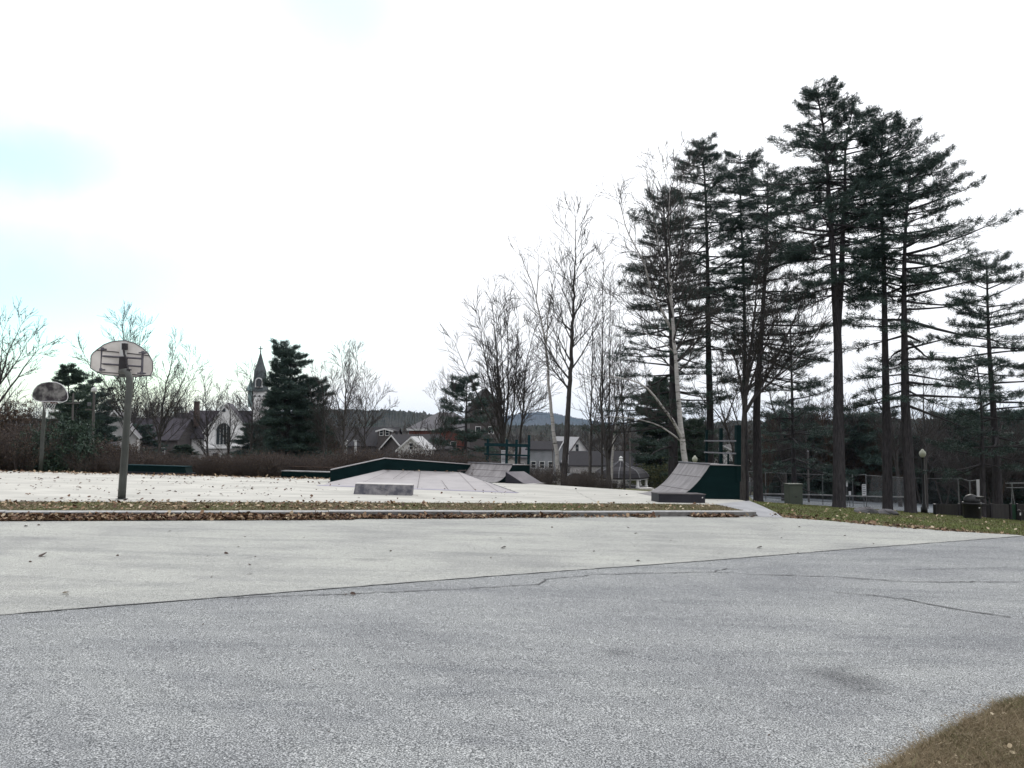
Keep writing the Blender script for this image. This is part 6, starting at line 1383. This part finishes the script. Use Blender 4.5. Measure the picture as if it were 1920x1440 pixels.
for a, b, rows, h0, h1, lb, gr, kinds in [
    (-40, 60, 3, .5, .8, 'tangled brown bush at the left edge of the view', 'brown bushes at the left edge', (0, 1)),
    (165, 236, 3, .4, .6, 'tangled dark brown bush between the green shrub and the front hoop', 'brown bushes right of the green shrub', (0, 1)),
    (236, 400, 3, .30, .42, 'low reddish brown bush behind the green ledge', 'low bushes behind the green ledge', (0, 1, 2)),
    (400, 640, 3, .36, .5, 'reddish brown bush in the row left of the funbox', 'brown bushes left of the funbox', (0, 1)),
    (640, 880, 3, .42, .62, 'bare brown bush in the row behind the funbox', 'brown bushes behind the funbox', (0, 1, 2)),
    (880, 1010, 2, .25, .35, 'small grey brown bush behind the teal railing', 'bushes behind the teal railing', (2,))]:
    for row in range(rows):
        n = int((b-a)/15)
        for k in range(n):
            px = a+(b-a)*(k+R.random())/n; q_ = court_far(px); D = q_[1]+(2.3 if px < 600 else 3.4)+row*1.2+R.uniform(-.2, .4); g = ground(px, D); s = R.uniform(h0*.8, h1*1.15)*(1+.1*row)
            place(FB, usedB, R.choice(kinds), g, R.uniform(0, 6.28), s, lb, 'bush', gr)
for px, D, s in [(1010, 37, .35), (1022, 39, .45), (1068, 36, .3), (1082, 38, .4), (1098, 37, .4), (1112, 40, .45), (1130, 38, .3), (1012, 42, .6), (1032, 44, .6), (1085, 46, .6), (1150, 60, .5), (1095, 60, .7)]:
    place(FB, usedB, 2, ground(px, D), R.uniform(0, 6.28), s, 'small bare bush on the bank between the leaning birch and the gazebo', 'bush', 'small bushes on the bank')
# dark green shrub on the left and the shrub by the gazebo
def shrub(name, label, px, D, blobs, seed, mat, n, ln, wd, g=None):
    g = g or ground(px, D); o = E(name, g, 0, label, 'shrub'); r = np.random.default_rng(seed); mb = MB(); S = []
    for (x, y, z, rx, ry, rz_) in blobs:
        k = int(n*rx*rz_); v = r.normal(size=(k, 3)); v /= np.linalg.norm(v, axis=1)[:, None]; rad = r.random(k)**.35
        bm = 1+.22*np.sin(v[:, 0]*5+seed+x)*np.sin(v[:, 2]*6+y)+.15*np.sin(v[:, 1]*9+v[:, 0]*7)
        p = v*(rad*bm)[:, None]*np.array([rx, ry, rz_])+np.array([x, y, z]); p = p[p[:, 2] > -.1]; 
        keep = (np.sin(p[:, 0]*7+seed)+np.sin(p[:, 2]*8)+np.sin(p[:, 1]*6)+r.normal(size=len(p))*.8) > -1.1; p = p[keep]
        tufts(mb, p, (p-np.array([x, y, z]))*.5, r, ln, wd, 5, .8, .1)
        for q_ in range(14): a = r.normal(size=3)*.5; S.append(((x*.6, y*.6, -.2), (x+a[0]*rx, y+a[1]*ry, z+abs(a[2])*rz_), .03, .008))
    b_ = MB(); add_segs(b_, S); b_.build('stems', M_gbark, o); mb.build('foliage', mat, o); return o
shrub('evergreen_shrub', 'big dark green evergreen shrub behind the far hoop pole', 118, 31.3, [(-.9, 0, .9, .9, .9, 1.1), (.1, .2, 1.25, .95, .9, 1.25), (.9, 0, .8, .7, .8, .95), (-.3, -.4, .5, 1., .6, .6), (.55, .5, 1.6, .5, .5, .6)], 1, M_need2, 560, .13, .05)
shrub('rusty_shrub', 'rust brown leafed shrub at the left edge below the bare tree', 14, 34, [(-1, 0, 1.3, 1.3, 1, 1.5), (.5, .2, 1.0, 1.1, .9, 1.2), (-.2, .4, 2.3, 1.2, .8, .9)], 2, M_brown, 420, .13, .06)
shrub('evergreen_shrub', 'rounded olive green shrub right of the gazebo', 1236, 112, [(-2.2, 0, 1.4, 2.3, 2, 2.0), (1.2, 0, 1.8, 2.7, 2, 2.4), (4.0, .6, 1.6, 2.4, 2, 2.2)], 3, tintmat('olive_leaves', [(0, (.03, .04, .02)), (.5, (.06, .065, .03)), (1, (.09, .085, .045))]), 130, .3, .12)
# broad brown beeches / leafed crowns near the far left tree
r = np.random.default_rng(9)
for o in scene.objects:
    if o.get('label', '').startswith('bare tree with a few clinging'):
        cr = [c for c in o.children if c.name.startswith('crown')][0]; me = cr.data; co = np.zeros(len(me.vertices)*3, np.float32); me.vertices.foreach_get('co', co); co = co.reshape(-1, 3)
        p = co[r.choice(len(co), 420)]; mb = MB(); tufts(mb, p, np.zeros((len(p), 3)), r, .07, .06, 3, 1, -.1); mb.build('clinging_leaves', M_brown, o); break

# ================================================================ AIR
m = bpy.data.materials.new('haze'); m.use_nodes = True; t = m.node_tree; t.nodes.clear(); o_ = t.nodes.new('ShaderNodeOutputMaterial'); v_ = t.nodes.new('ShaderNodeVolumePrincipled')
v_.inputs['Color'].default_value = (.55, .74, 1, 1); v_.inputs['Density'].default_value = .00004; v_.inputs['Anisotropy'].default_value = .2; t.links.new(v_.outputs[0], o_.inputs['Volume'])
mb = MB(); bbox(mb, -9300, 9300, -3200, 9700, -30, 190); hz = mb.build('haze', m); hz['kind'] = 'stuff'
